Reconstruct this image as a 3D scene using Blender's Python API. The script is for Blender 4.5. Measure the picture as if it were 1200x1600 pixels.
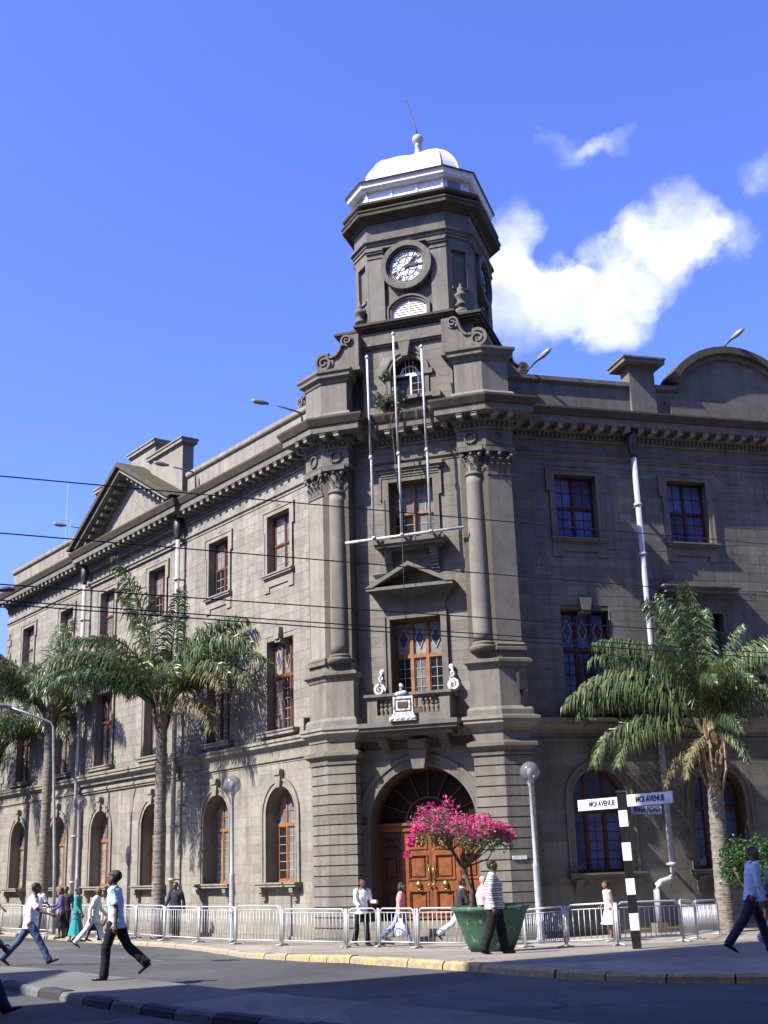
import bpy, bmesh, math, random
from mathutils import Vector, Matrix, noise
for o in list(bpy.data.objects): bpy.data.objects.remove(o)
scene = bpy.context.scene
COL = scene.collection
R_ = math.radians
rnd = random.Random(7)

# ------------------------------------------------------------------ camera
CZ = 1.93
PITCH, ROLL, FPX = R_(16.532), R_(1.874), 1884.63
cam_d = bpy.data.cameras.new('camera'); cam = bpy.data.objects.new('camera', cam_d); COL.objects.link(cam)
Fw = Vector((0, math.cos(PITCH), math.sin(PITCH))); Rt = Vector((1, 0, 0)); Up = Vector((0, -math.sin(PITCH), math.cos(PITCH)))
Rt, Up = Rt*math.cos(ROLL)-Up*math.sin(ROLL), Rt*math.sin(ROLL)+Up*math.cos(ROLL)
m3 = Matrix((Rt, Up, -Fw)).transposed()
cam.matrix_world = Matrix.Translation((0, 0, CZ)) @ m3.to_4x4()
cam_d.sensor_fit = 'VERTICAL'; cam_d.sensor_height = 36; cam_d.lens = 36*FPX/1600
cam_d.clip_end = 3000; cam_d.clip_start = .1
scene.camera = cam

# ------------------------------------------------------------------ light
SUN_AZ, SUN_EL = 62., 46.          # azimuth the light travels to (from +Y towards +X), elevation
tx, ty = math.sin(R_(SUN_AZ)), math.cos(R_(SUN_AZ))
trav = Vector((tx*math.cos(R_(SUN_EL)), ty*math.cos(R_(SUN_EL)), -math.sin(R_(SUN_EL))))
sd = bpy.data.lights.new('sun', 'SUN'); so = bpy.data.objects.new('sun', sd); COL.objects.link(so)
sd.energy = 5.0; sd.angle = R_(.53); sd.color = (1, .94, .84)
so.rotation_mode = 'QUATERNION'; so.rotation_quaternion = trav.to_track_quat('-Z', 'Y'); so.location = (-30, -20, 60)

world = bpy.data.worlds.new('World'); scene.world = world; world.use_nodes = True
def build_world():
    nt = world.node_tree; N = nt.nodes; L = nt.links; N.clear()
    out = N.new('ShaderNodeOutputWorld'); bg = N.new('ShaderNodeBackground'); L.new(bg.outputs[0], out.inputs[0])
    bg.inputs[1].default_value = .105
    sky = N.new('ShaderNodeTexSky'); sky.sky_type = 'NISHITA'; sky.sun_disc = False
    sky.sun_elevation = R_(SUN_EL); sky.sun_rotation = R_(SUN_AZ+180); sky.altitude = 1000
    sky.air_density = 1.0; sky.dust_density = 4; sky.ozone_density = 1.0
    tint = N.new('ShaderNodeMix'); tint.data_type = 'RGBA'; tint.blend_type = 'MULTIPLY'; tint.inputs[0].default_value = 1
    tint.inputs[7].default_value = (.66, .80, 1.60, 1); L.new(sky.outputs[0], tint.inputs[6])
    tc = N.new('ShaderNodeTexCoord')
    def vm(op, a, b=None):
        n = N.new('ShaderNodeVectorMath'); n.operation = op
        if isinstance(a, tuple): n.inputs[0].default_value = a
        else: L.new(a, n.inputs[0])
        if b is not None:
            if isinstance(b, tuple): n.inputs[1].default_value = b
            else: L.new(b, n.inputs[1])
        return n
    def mt(op, a, b=None, c=None):
        n = N.new('ShaderNodeMath'); n.operation = op
        for i, q in enumerate((a, b, c)):
            if q is None: continue
            if isinstance(q, (int, float)): n.inputs[i].default_value = q
            else: L.new(q, n.inputs[i])
        return n.outputs[0]
    d = tc.outputs['Generated']
    # warp of the direction for ragged cloud edges
    nw = N.new('ShaderNodeTexNoise'); nw.inputs['Scale'].default_value = 14; nw.inputs['Detail'].default_value = 6; nw.inputs['Roughness'].default_value = .55
    L.new(d, nw.inputs['Vector'])
    sub = vm('SUBTRACT', nw.outputs['Color'], (.5, .5, .5)); sc = vm('SCALE', sub.outputs[0]); sc.inputs[3].default_value = .085
    dw = vm('ADD', d, sc.outputs[0]).outputs[0]
    def pixdir(u, v):
        q = Fw + Rt*(u-600)/FPX - Up*(v-800)/FPX; q.normalize(); return q
    # (direction, half width, half height) of the cumulus lobes
    blobs = [(pixdir(1055, 350), 82, 58, 1.0), (pixdir(1000, 415), 72, 62, .95), (pixdir(945, 480), 78, 60, .9), (pixdir(1130, 362), 58, 36, .8),
             (pixdir(800, 380), 50, 76, 1.0), (pixdir(790, 480), 84, 72, 1.0), (pixdir(872, 470), 70, 52, 1.0), (pixdir(955, 520), 70, 30, .4),
             (pixdir(890, 218), 58, 24, .50), (pixdir(955, 205), 48, 15, .40), (pixdir(1205, 262), 34, 42, .5)]
    # further clouds outside the picture, as the partly cloudy sky goes on
    for az, el, w, h in [(40, 30, 180, 90), (62, 24, 220, 100), (95, 33, 190, 110), (140, 25, 240, 110), (185, 38, 200, 120), (230, 20, 230, 90), (280, 28, 200, 90), (318, 18, 190, 70)]:
        q = Vector((math.sin(R_(az))*math.cos(R_(el)), math.cos(R_(az))*math.cos(R_(el)), math.sin(R_(el)))); blobs.append((q, w, h, .9))
    tot = None
    for q, w, h, k in blobs:
        r = Vector((q.y, -q.x, 0)).normalized(); u = r.cross(q)
        a = vm('DOT_PRODUCT', dw, tuple(r*FPX/w)).outputs['Value']; b = vm('DOT_PRODUCT', dw, tuple(u*FPX/h)).outputs['Value']
        c0 = q.dot(u)*FPX/h
        b = mt('SUBTRACT', b, c0)
        f = vm('DOT_PRODUCT', dw, tuple(q)).outputs['Value']; f = mt('GREATER_THAN', f, .5)
        r2 = mt('ADD', mt('MULTIPLY', a, a), mt('MULTIPLY', b, b))
        g = mt('MULTIPLY', mt('MULTIPLY', mt('MAXIMUM', mt('SUBTRACT', 1.35, r2), 0.), k), f)
        tot = g if tot is None else mt('ADD', tot, g)
    nf = N.new('ShaderNodeTexNoise'); nf.inputs['Scale'].default_value = 22; nf.inputs['Detail'].default_value = 8; nf.inputs['Roughness'].default_value = .62
    L.new(d, nf.inputs['Vector'])
    dens = mt('ADD', tot, mt('MULTIPLY', mt('SUBTRACT', nf.outputs['Fac'], .52), 1.7))
    dens = mt('MULTIPLY', dens, mt('MINIMUM', mt('MULTIPLY', tot, 4.), 1.))
    mr = N.new('ShaderNodeMapRange'); mr.interpolation_type = 'SMOOTHSTEP'; mr.inputs[1].default_value = .03; mr.inputs[2].default_value = 1.85
    L.new(dens, mr.inputs[0])
    mix = N.new('ShaderNodeMix'); mix.data_type = 'RGBA'; L.new(mr.outputs[0], mix.inputs[0]); L.new(tint.outputs[2], mix.inputs[6])
    cr = N.new('ShaderNodeValToRGB'); cr.color_ramp.elements[0].position = .36; cr.color_ramp.elements[0].color = (3.9, 4.2, 4.8, 1); cr.color_ramp.elements[1].position = .6; cr.color_ramp.elements[1].color = (5.9, 6.0, 6.2, 1)
    L.new(nw.outputs['Fac'], cr.inputs[0]); L.new(cr.outputs[0], mix.inputs[7])
    L.new(mix.outputs[2], bg.inputs[0])
build_world()
scene.view_settings.view_transform = 'Standard'; scene.view_settings.look = 'None'
scene.view_settings.gamma = 1; scene.view_settings.use_curve_mapping = False
scene.view_settings.exposure = 1.17

# ------------------------------------------------------------------ plan of the place
aL, aF, aR = R_(-37.47), R_(108.06), R_(74.09)
def mk(a, d, flip):
    dr = Vector((math.sin(a), math.cos(a), 0)) * (-1 if flip else 1)
    return (Vector((dr.y, -dr.x, 0)), d, dr)
PL = {'L': mk(aL, 20.91482, True), 'F': mk(aF, 33.801, False), 'R': mk(aR, 32.96405, False)}
ZERO = {'F': -10.3664, 'L': -29.256344, 'R': 11.566559}
FR = {}
for k, (n, d, dr) in PL.items():
    o = n*(-d) + dr*ZERO[k]
    FR[k] = Matrix(((dr.x, -n.x, 0, o.x), (dr.y, -n.y, 0, o.y), (0, 0, 1, 0), (0, 0, 0, 1)))
def P(k, s, n=0, z=0): return FR[k] @ Vector((s, -n, z))
def P2(k, s, n=0): v = P(k, s, n); return (v.x, v.y)
def D(x, y): return max(n.x*x+n.y*y+d for n, d, _ in PL.values())
def gz(x, y): return .35*min(1, max(0, (D(x, y)-3.5)/7))

# ------------------------------------------------------------------ materials
def new_mat(name):
    m = bpy.data.materials.new(name); m.use_nodes = True
    nt = m.node_tree; return m, nt, nt.nodes, nt.links, nt.nodes['Principled BSDF']
def ramp(N, L, fac, stops):
    r = N.new('ShaderNodeValToRGB'); e = r.color_ramp.elements
    while len(e) < len(stops): e.new(.5)
    for i, (p, c) in enumerate(stops): e[i].position = p; e[i].color = (*c, 1) if len(c) == 3 else c
    L.new(fac, r.inputs[0]); return r.outputs[0]
def noise_n(N, L, scale, detail=5, rough=.6, vec=None, stretch=None, space='Object'):
    t = N.new('ShaderNodeTexNoise'); t.inputs['Scale'].default_value = scale; t.inputs['Detail'].default_value = detail; t.inputs['Roughness'].default_value = rough
    if vec is None:
        tc = N.new('ShaderNodeTexCoord'); vec = tc.outputs[space]
    if stretch:
        mp = N.new('ShaderNodeMapping'); mp.inputs['Scale'].default_value = stretch; L.new(vec, mp.inputs[0]); vec = mp.outputs[0]
    L.new(vec, t.inputs['Vector']); return t.outputs['Fac']
def mixc(N, L, mode, fac, a, b):
    m = N.new('ShaderNodeMix'); m.data_type = 'RGBA'; m.blend_type = mode
    for s, v in ((0, fac), (6, a), (7, b)):
        if isinstance(v, (int, float)): m.inputs[s].default_value = v
        elif isinstance(v, tuple): m.inputs[s].default_value = (*v, 1)
        else: L.new(v, m.inputs[s])
    return m.outputs[2]
def bump(N, L, bsdf, h, strength=.3, dist=.02):
    b = N.new('ShaderNodeBump'); b.inputs['Strength'].default_value = strength; b.inputs['Distance'].default_value = dist
    L.new(h, b.inputs['Height']); L.new(b.outputs[0], bsdf.inputs['Normal'])
def simple(name, col, rough=.7, var=.25, scale=6, metal=0, spec=.4, bstr=.15, dirt=None, dscale=2.5, dthr=(.5, .68), space='Object', bd=.01):
    m, nt, N, L, b = new_mat(name)
    f = noise_n(N, L, scale, space=space)
    lo = tuple(c*(1-var) for c in col); hi = tuple(min(1, c*(1+var)) for c in col)
    c = ramp(N, L, f, [(.3, lo), (.7, hi)])
    if dirt:
        f2 = noise_n(N, L, dscale, 7, .7, space=space); msk = ramp(N, L, f2, [(dthr[0], (0, 0, 0)), (dthr[1], (1, 1, 1))])
        c = mixc(N, L, 'MIX', msk, c, dirt)
    L.new(c, b.inputs['Base Color']); b.inputs['Roughness'].default_value = rough; b.inputs['Metallic'].default_value = metal
    b.inputs['Specular IOR Level'].default_value = spec
    if bstr: bump(N, L, b, f, bstr, bd)
    return m
def stone_mat(name, col, streak=.45, moss=None, grain=.5, space='Object', blotch=.35, topdirt=None):
    m, nt, N, L, b = new_mat(name)
    at = N.new('ShaderNodeAttribute'); at.attribute_name = 'tint'
    geo = N.new('ShaderNodeNewGeometry'); pos = geo.outputs['Position']
    big = noise_n(N, L, .7, 6, .68, pos); med = noise_n(N, L, 2.6, 6, .65, pos); fine = noise_n(N, L, 34, 5, .7, pos)
    st = noise_n(N, L, 1., 6, .6, pos, (3.0, 3.0, .16))
    c = ramp(N, L, med, [(.28, tuple(q*.78 for q in col)), (.5, col), (.75, tuple(min(1, q*1.18) for q in col))])
    tt = N.new('ShaderNodeMapRange'); tt.inputs[1].default_value = 0; tt.inputs[2].default_value = 1; tt.inputs[3].default_value = .82; tt.inputs[4].default_value = 1.18
    L.new(at.outputs['Fac'], tt.inputs[0])
    cc = N.new('ShaderNodeCombineColor')
    for i in range(3): L.new(tt.outputs[0], cc.inputs[i])
    c = mixc(N, L, 'MULTIPLY', 1., c, cc.outputs[0])
    sm = ramp(N, L, st, [(.46, (0, 0, 0)), (.74, (streak, streak, streak))])
    c = mixc(N, L, 'MIX', sm, c, tuple(q*.35 for q in col))
    bm = ramp(N, L, big, [(.42, (0, 0, 0)), (.75, (blotch, blotch, blotch))])
    c = mixc(N, L, 'MIX', bm, c, tuple(q*.6 for q in col))
    fm = ramp(N, L, fine, [(.3, (.72, .72, .72)), (.7, (1.12, 1.12, 1.12))])
    c = mixc(N, L, 'MULTIPLY', grain, c, fm)
    if moss or topdirt:
        sp = N.new('ShaderNodeSeparateXYZ'); L.new(geo.outputs['Normal'], sp.inputs[0])
        up = ramp(N, L, sp.outputs[2], [(.35, (0, 0, 0)), (.8, (1, 1, 1))])
        mm = ramp(N, L, med, [(.3, (.35, .35, .35)), (.6, (1, 1, 1))])
        c = mixc(N, L, 'MIX', mixc(N, L, 'MULTIPLY', 1., up, mm), c, moss or topdirt)
    L.new(c, b.inputs['Base Color']); b.inputs['Roughness'].default_value = .93; b.inputs['Specular IOR Level'].default_value = .2
    h = mixc(N, L, 'ADD', .6, fine, med)
    bump(N, L, b, h, .55, .018)
    return m
M = {}
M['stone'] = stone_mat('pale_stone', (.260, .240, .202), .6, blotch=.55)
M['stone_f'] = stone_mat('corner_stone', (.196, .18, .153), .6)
M['stone_r'] = stone_mat('shaded_side_stone', (.168, .157, .136), .6)  # same stone coloured darker, to deepen the shade of the right wall
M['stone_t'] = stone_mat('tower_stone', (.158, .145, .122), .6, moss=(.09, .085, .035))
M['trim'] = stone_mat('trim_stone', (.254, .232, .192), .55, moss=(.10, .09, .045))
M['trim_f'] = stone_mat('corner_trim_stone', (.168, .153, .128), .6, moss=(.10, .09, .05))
M['weather'] = stone_mat('weathered_stone', (.085, .072, .055), .5, moss=(.06, .055, .025))
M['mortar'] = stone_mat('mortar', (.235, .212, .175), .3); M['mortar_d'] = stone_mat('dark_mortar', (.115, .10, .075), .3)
M['wood'] = simple('varnished_wood', (.215, .072, .022), .45, .3, 5, bstr=.2, dirt=(.11, .036, .014), dscale=3)
M['wood_d'] = simple('dark_wood', (.075, .027, .015), .5, .3, 5)
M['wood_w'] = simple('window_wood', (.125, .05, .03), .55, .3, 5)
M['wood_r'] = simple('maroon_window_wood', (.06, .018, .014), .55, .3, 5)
M['wood_o'] = simple('window_wood_ochre', (.24, .11, .045), .55, .3, 5)
M['white'] = simple('white_paint', (.70, .70, .69), .5, .08, 8, dirt=(.40, .37, .32), dscale=5, dthr=(.52, .75))
M['white_rough'] = simple('chipped_white_paint', (.56, .56, .56), .6, .1, 14, dirt=(.16, .15, .14), dscale=9, dthr=(.5, .6), bstr=.5)
M['pole_w'] = simple('flagpole_paint', (.50, .50, .50), .5, .1, 8, dirt=(.26, .24, .21), dscale=3, dthr=(.5, .72))
M['dome'] = simple('dome_paint', (.64, .63, .60), .38, .05, 6, dirt=(.6, .57, .5), dscale=3, dthr=(.6, .85))
M['black'] = simple('black_paint', (.012, .012, .014), .4, .2)
M['iron'] = simple('dark_iron', (.04, .04, .042), .5, .3, metal=.3)
M['lead'] = simple('lead_cames', (.40, .38, .35), .5, .1)
M['galv'] = simple('galvanised_steel', (.42, .43, .45), .5, .15, 25, metal=.25, spec=.5, dirt=(.22, .17, .13), dscale=11, dthr=(.6, .75))
M['lamp'] = simple('lamp_housing', (.17, .165, .165), .5, .2, 6)
M['pipe'] = simple('grey_pipe_paint', (.34, .33, .30), .4, .12, 5, dirt=(.26, .24, .22), dscale=4)
M['pole'] = simple('pole_paint', (.34, .355, .385), .42, .1, 6, dirt=(.22, .20, .18), dscale=3, dthr=(.5, .7))
M['brass'] = simple('brass', (.45, .33, .14), .35, .2, metal=.9)
M['asphalt'] = None
def glass_mat(name, col, rough=.06, spec=.6):
    m, nt, N, L, b = new_mat(name)
    f = noise_n(N, L, 1.7, 3, .5); L.new(ramp(N, L, f, [(.35, tuple(q*.5 for q in col)), (.7, col)]), b.inputs['Base Color'])
    b.inputs['Roughness'].default_value = rough; b.inputs['Specular IOR Level'].default_value = spec
    f2 = noise_n(N, L, 2.2, 2); bump(N, L, b, f2, .06, .03)
    return m
M['glass'] = glass_mat('window_glass', (.23, .22, .215), .08)
M['glass_d'] = glass_mat('dark_glass', (.022, .022, .026))
M['glass_b'] = glass_mat('blue_glass', (.085, .10, .21), .1)
M['glass_fan'] = glass_mat('fanlight_glass', (.03, .016, .012), .4, .15)
M['glass_c'] = glass_mat('curtained_glass', (.33, .32, .30), .12)
M['glass_n'] = glass_mat('pale_blue_curtained_glass', (.13, .16, .36), .12)
M['glass_g'] = glass_mat('green_glass', (.05, .08, .045), .15)
M['glass_r'] = glass_mat('ruby_glass', (.09, .035, .04), .15)
def globe_mat():
    m, nt, N, L, b = new_mat('smoked_globe'); out = N['Material Output']
    tr = N.new('ShaderNodeBsdfTransparent'); tr.inputs[0].default_value = (.8, .82, .86, 1)
    gl = N.new('ShaderNodeBsdfPrincipled'); gl.inputs['Base Color'].default_value = (.20, .20, .22, 1); gl.inputs['Roughness'].default_value = .08
    mx = N.new('ShaderNodeMixShader'); mx.inputs[0].default_value = .5
    L.new(tr.outputs[0], mx.inputs[1]); L.new(gl.outputs[0], mx.inputs[2]); L.new(mx.outputs[0], out.inputs[0]); return m
M['globe'] = globe_mat()
def ground_mat(name, col, spots, grain=120, crack=None, patch=.3):
    m, nt, N, L, b = new_mat(name)
    geo = N.new('ShaderNodeNewGeometry'); pos = geo.outputs['Position']
    a = noise_n(N, L, .35, 6, .65, pos); f = noise_n(N, L, grain, 3, .7, pos); md = noise_n(N, L, 2.4, 7, .7, pos)
    c = ramp(N, L, a, [(.3, tuple(q*(1-patch) for q in col)), (.7, tuple(q*(1+patch) for q in col))])
    c = mixc(N, L, 'MULTIPLY', .8, c, ramp(N, L, f, [(.25, (.6, .6, .6)), (.75, (1.3, 1.3, 1.3))]))
    c = mixc(N, L, 'MIX', ramp(N, L, md, [(.56, (0, 0, 0)), (.72, (.6, .6, .6))]), c, spots)
    L.new(c, b.inputs['Base Color']); b.inputs['Roughness'].default_value = .9; b.inputs['Specular IOR Level'].default_value = .25
    if crack:
        # repair patches with their own tone and tar-filled cracks
        br_ = N.new('ShaderNodeTexVoronoi'); br_.inputs['Scale'].default_value = .16; br_.distance = 'CHEBYCHEV'; wv = noise_n(N, L, .8, 3, .5, pos)
        ad = N.new('ShaderNodeVectorMath'); ad.operation = 'ADD'; L.new(pos, ad.inputs[0]); cw = N.new('ShaderNodeCombineXYZ'); L.new(wv, cw.inputs[0]); L.new(wv, cw.inputs[1]); L.new(cw.outputs[0], ad.inputs[1]); L.new(ad.outputs[0], br_.inputs['Vector'])
        sr = N.new('ShaderNodeSeparateColor'); L.new(br_.outputs['Color'], sr.inputs[0])
        c = mixc(N, L, 'MULTIPLY', 1., c, ramp(N, L, sr.outputs[0], [(.2, (.78, .78, .79)), (.8, (1.18, 1.17, 1.14))]))
        ck = N.new('ShaderNodeTexVoronoi'); ck.feature = 'DISTANCE_TO_EDGE'; ck.inputs['Scale'].default_value = crack; wn = noise_n(N, L, 2.2, 5, .6, pos)
        ad2 = N.new('ShaderNodeVectorMath'); ad2.operation = 'ADD'; L.new(pos, ad2.inputs[0]); cw2 = N.new('ShaderNodeCombineXYZ'); L.new(wn, cw2.inputs[0]); L.new(md, cw2.inputs[1]); L.new(cw2.outputs[0], ad2.inputs[1]); L.new(ad2.outputs[0], ck.inputs['Vector'])
        cm = ramp(N, L, ck.outputs['Distance'], [(.004, (1, 1, 1)), (.014, (0, 0, 0))])
        c = mixc(N, L, 'MIX', mixc(N, L, 'MULTIPLY', 1., cm, ramp(N, L, a, [(.45, (0, 0, 0)), (.6, (.8, .8, .8))])), c, (.02, .02, .02))
        oil = ramp(N, L, noise_n(N, L, 1.1, 4, .55, pos, (1, .35, 1)), [(.60, (0, 0, 0)), (.72, (.7, .7, .7))]); c = mixc(N, L, 'MIX', oil, c, tuple(q*.45 for q in col))
        L.new(c, b.inputs['Base Color'])
    bump(N, L, b, f, .5, .012); return m
M['asphalt'] = ground_mat('asphalt', (.078, .080, .080), (.055, .055, .054), 90, crack=.42)
M['paving'] = ground_mat('pavement_concrete', (.22, .20, .168), (.15, .135, .11), 60, crack=.7)
M['island'] = ground_mat('island_concrete', (.17, .165, .15), (.115, .11, .10), 60, crack=.8)
def kerb_mat(name, col, under, thr):
    m, nt, N, L, b = new_mat(name); geo = N.new('ShaderNodeNewGeometry'); pos = geo.outputs['Position']
    f = noise_n(N, L, 9, 7, .72, pos); g = noise_n(N, L, 45, 4, .7, pos)
    c = mixc(N, L, 'MIX', ramp(N, L, f, [(thr, (0, 0, 0)), (thr+.1, (1, 1, 1))]), col, under)
    c = mixc(N, L, 'MULTIPLY', .6, c, ramp(N, L, g, [(.3, (.6, .6, .6)), (.7, (1.15, 1.15, 1.15))]))
    L.new(c, b.inputs['Base Color']); b.inputs['Roughness'].default_value = .85; bump(N, L, b, f, .6, .02); return m
M['kerb_y'] = kerb_mat('worn_yellow_kerb_paint', (.42, .31, .09), (.24, .21, .155), .435)
M['kerb_s'] = kerb_mat('bare_kerb_stone', (.27, .23, .17), (.34, .25, .09), .58)
M['kerb_b'] = kerb_mat('worn_black_kerb_paint', (.025, .025, .028), (.13, .12, .11), .62)
M['kerb_w'] = kerb_mat('worn_white_kerb_paint', (.125, .122, .118), (.07, .068, .065), .5)

# ------------------------------------------------------------------ mesh helper
class MB:
    def __init__(s): s.v = []; s.f = []; s.t = []; s.m = []; s.tint = .5; s.mi = 0; s.sm = []; s.smooth = False
    def add(s, vs, fs):
        b = len(s.v); s.v += [tuple(q) for q in vs]
        for f in fs: s.f.append(tuple(b+i for i in f)); s.t.append(s.tint); s.m.append(s.mi); s.sm.append(s.smooth)
        return s
    def box(s, x0, x1, n0, n1, z0, z1):
        "x along the face, n outward, z up, in a face frame (y = -n)"
        s.add([(x0, -n1, z0), (x1, -n1, z0), (x1, -n0, z0), (x0, -n0, z0), (x0, -n1, z1), (x1, -n1, z1), (x1, -n0, z1), (x0, -n0, z1)],
              [(0, 1, 5, 4), (1, 2, 6, 5), (2, 3, 7, 6), (3, 0, 4, 7), (4, 5, 6, 7), (3, 2, 1, 0)]); return s
    def prism(s, poly, n0, n1):
        "poly in (x,z), counterclockwise seen from outside; extruded from n0 (back) to n1 (front)"
        k = len(poly); vs = [(x, -n1, z) for x, z in poly]+[(x, -n0, z) for x, z in poly]
        fs = [tuple(range(k)), tuple(range(2*k-1, k-1, -1))]+[(i, k+i, k+(i+1) % k, (i+1) % k) for i in range(k)]
        s.add(vs, fs); return s
    def slab(s, poly, z0, z1):
        "poly in plan (x,y) ccw from above"
        k = len(poly); vs = [(x, y, z0) for x, y in poly]+[(x, y, z1) for x, y in poly]
        s.add(vs, [tuple(range(k-1, -1, -1)), tuple(range(k, 2*k))]+[(i, (i+1) % k, k+(i+1) % k, k+i) for i in range(k)]); return s
    def tube(s, pts, rad, n=8, cap=True, ref=None):
        pts = [Vector(p) for p in pts]; rings = []; b = len(s.v); K = len(pts)
        for i, p in enumerate(pts):
            t = (pts[min(i+1, K-1)]-pts[max(i-1, 0)]).normalized()
            a = Vector(ref) if ref is not None else (Vector((0, 0, 1)) if abs(t.z) < .9 else Vector((1, 0, 0)))
            e1 = (a-t*a.dot(t)).normalized(); e2 = t.cross(e1); r = rad[i] if isinstance(rad, (list, tuple)) else rad
            ra, rb = r if isinstance(r, (list, tuple)) else (r, r)
            rings.append([p+e1*ra*math.cos(2*math.pi*j/n)+e2*rb*math.sin(2*math.pi*j/n) for j in range(n)])
        vs = [q for r in rings for q in r]; fs = []
        for i in range(K-1):
            for j in range(n): fs.append((i*n+j, i*n+(j+1) % n, (i+1)*n+(j+1) % n, (i+1)*n+j))
        if cap: fs.append(tuple(range(n-1, -1, -1))); fs.append(tuple((K-1)*n+j for j in range(n)))
        old = s.smooth; s.smooth = True; s.add(vs, fs); s.smooth = old; return s
    def lathe(s, prof, n=16, c=(0, 0, 0), smooth=True, ang0=0.):
        vs = []; K = len(prof)
        for r, z in prof: vs += [(c[0]+r*math.cos(2*math.pi*j/n+ang0), c[1]+r*math.sin(2*math.pi*j/n+ang0), c[2]+z) for j in range(n)]
        fs = []
        for i in range(K-1):
            for j in range(n): fs.append((i*n+j, i*n+(j+1) % n, (i+1)*n+(j+1) % n, (i+1)*n+j))
        fs.append(tuple(range(n-1, -1, -1))); fs.append(tuple((K-1)*n+j for j in range(n)))
        old = s.smooth; s.smooth = smooth; s.add(vs, fs); s.smooth = old; return s
    def ball(s, c, r, n=12):
        r = r if isinstance(r, (tuple, list)) else (r, r, r); k = n//2+1; vs = []
        for i in range(k):
            th = math.pi*i/(k-1)
            for j in range(n):
                ph = 2*math.pi*j/n; vs.append((c[0]+r[0]*math.sin(th)*math.cos(ph), c[1]+r[1]*math.sin(th)*math.sin(ph), c[2]-r[2]*math.cos(th)))
        fs = [(i*n+j, i*n+(j+1) % n, (i+1)*n+(j+1) % n, (i+1)*n+j) for i in range(k-1) for j in range(n)]
        old = s.smooth; s.smooth = True; s.add(vs, fs); s.smooth = old; return s
    def sweep(s, path, prof, closed_prof=False):
        "path: plan points, outward = right-hand side walking from left to right as seen from outside; prof: (offset, z)"
        offs = {}
        pts = [Vector(p) for p in path]; K = len(pts)
        nor = []
        for i in range(K-1):
            t = (pts[i+1]-pts[i]).normalized(); nor.append(Vector((t.y, -t.x)))
        def off(d):
            r = []
            for i in range(K):
                if i == 0: r.append(pts[0]+nor[0]*d)
                elif i == K-1: r.append(pts[-1]+nor[-1]*d)
                else:
                    a, b = nor[i-1], nor[i]; q = 1+a.dot(b)
                    r.append(pts[i]+(a+b)*(d/max(q, .15)))
            return r
        rows = [[(q.x, q.y, z) for q in off(d)] for d, z in prof]; J = len(prof)
        vs = [q for r in rows for q in r]; fs = []
        rng = J if closed_prof else J-1
        for j in range(rng):
            jj = (j+1) % J
            for i in range(K-1): fs.append((j*K+i, j*K+i+1, jj*K+i+1, jj*K+i))
        s.add(vs, fs)
        if closed_prof:
            s.add([rows[j][0] for j in range(J)], [tuple(range(J))]); s.add([rows[j][-1] for j in range(J)], [tuple(range(J-1, -1, -1))])
        return s
    def mesh(s, name, mats):
        me = bpy.data.meshes.new(name); me.from_pydata(s.v, [], s.f)
        for m in (mats if isinstance(mats, (list, tuple)) else [mats]): me.materials.append(m)
        me.polygons.foreach_set('material_index', s.m); me.polygons.foreach_set('use_smooth', s.sm)
        a = me.attributes.new('tint', 'FLOAT', 'FACE'); a.data.foreach_set('value', s.t)
        me.update(); return me
WM = {}
def link(name, me, parent=None, mat=None):
    "one object; mat is its world matrix"
    o = bpy.data.objects.new(name, me); COL.objects.link(o); mat = mat or Matrix.Identity(4)
    if parent is not None:
        o.parent = parent; o.matrix_parent_inverse = WM[parent.name].inverted()
    o.matrix_basis = mat; WM[o.name] = mat; return o
def part(name, mb, mats, parent, mat=None, **kw):
    me = mb if isinstance(mb, bpy.types.Mesh) else mb.mesh(name, mats)
    o = link(name, me, parent, mat)
    for k, v in kw.items(): o[k] = v
    return o
def tag(o, label=None, cat=None, group=None, kind=None):
    if label: o['label'] = label
    if cat: o['category'] = cat
    if group: o['group'] = group
    if kind: o['kind'] = kind
    return o
def thing(name, loc, label, cat, group=None, rz=0.):
    o = bpy.data.objects.new(name, None); COL.objects.link(o); o.empty_display_size = .3
    m = Matrix.Translation(loc) @ Matrix.Rotation(rz, 4, 'Z'); o.matrix_basis = m; WM[o.name] = m
    return tag(o, label, cat, group)
def copy_tree(o, mat, parent=None):
    "a copy of a thing with copies of its parts and sub-parts, moved by the matrix (relative to the source's own)"
    c = o.copy(); COL.objects.link(c)
    if parent is not None: c.parent = parent
    else: c.matrix_basis = mat
    for ch in o.children: copy_tree(ch, None, c)
    return c
def copy_part(o, mat, parent):
    "a copy of a part and its sub-parts under the same or another thing, at a world matrix"
    c = o.copy(); COL.objects.link(c); c.parent = parent; c.matrix_parent_inverse = WM[parent.name].inverted(); c.matrix_basis = mat; WM[c.name] = mat
    for ch in o.children:
        d = ch.copy(); COL.objects.link(d); d.parent = c
    return c
# ------------------------------------------------------------------ ground, road, pavement, island
def grid_sheet(name, xs, ys, zf, mat):
    mb = MB(); mb.v = [(x, y, zf(x, y)) for y in ys for x in xs]; nx = len(xs)
    for j in range(len(ys)-1):
        for i in range(nx-1):
            mb.f.append((j*nx+i, j*nx+i+1, (j+1)*nx+i+1, (j+1)*nx+i)); mb.t.append(.5); mb.m.append(0); mb.sm.append(True)
    return tag(link(name, mb.mesh(name, mat)), kind='structure')
def spaced(a, b, st): n = int(round((b-a)/st)); return [a+(b-a)*i/n for i in range(n+1)]
xs = [-1500, -600, -250, -120, -70]+spaced(-45, 45, 1.0)+[70, 120, 250, 600, 1500]
ys = [-1500, -500, -200, -80, -30]+spaced(-10, 75, 1.0)+[120, 250, 600, 1500]
grid_sheet('road', xs, ys, lambda x, y: gz(x, y)-.12, M['asphalt'])
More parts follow.
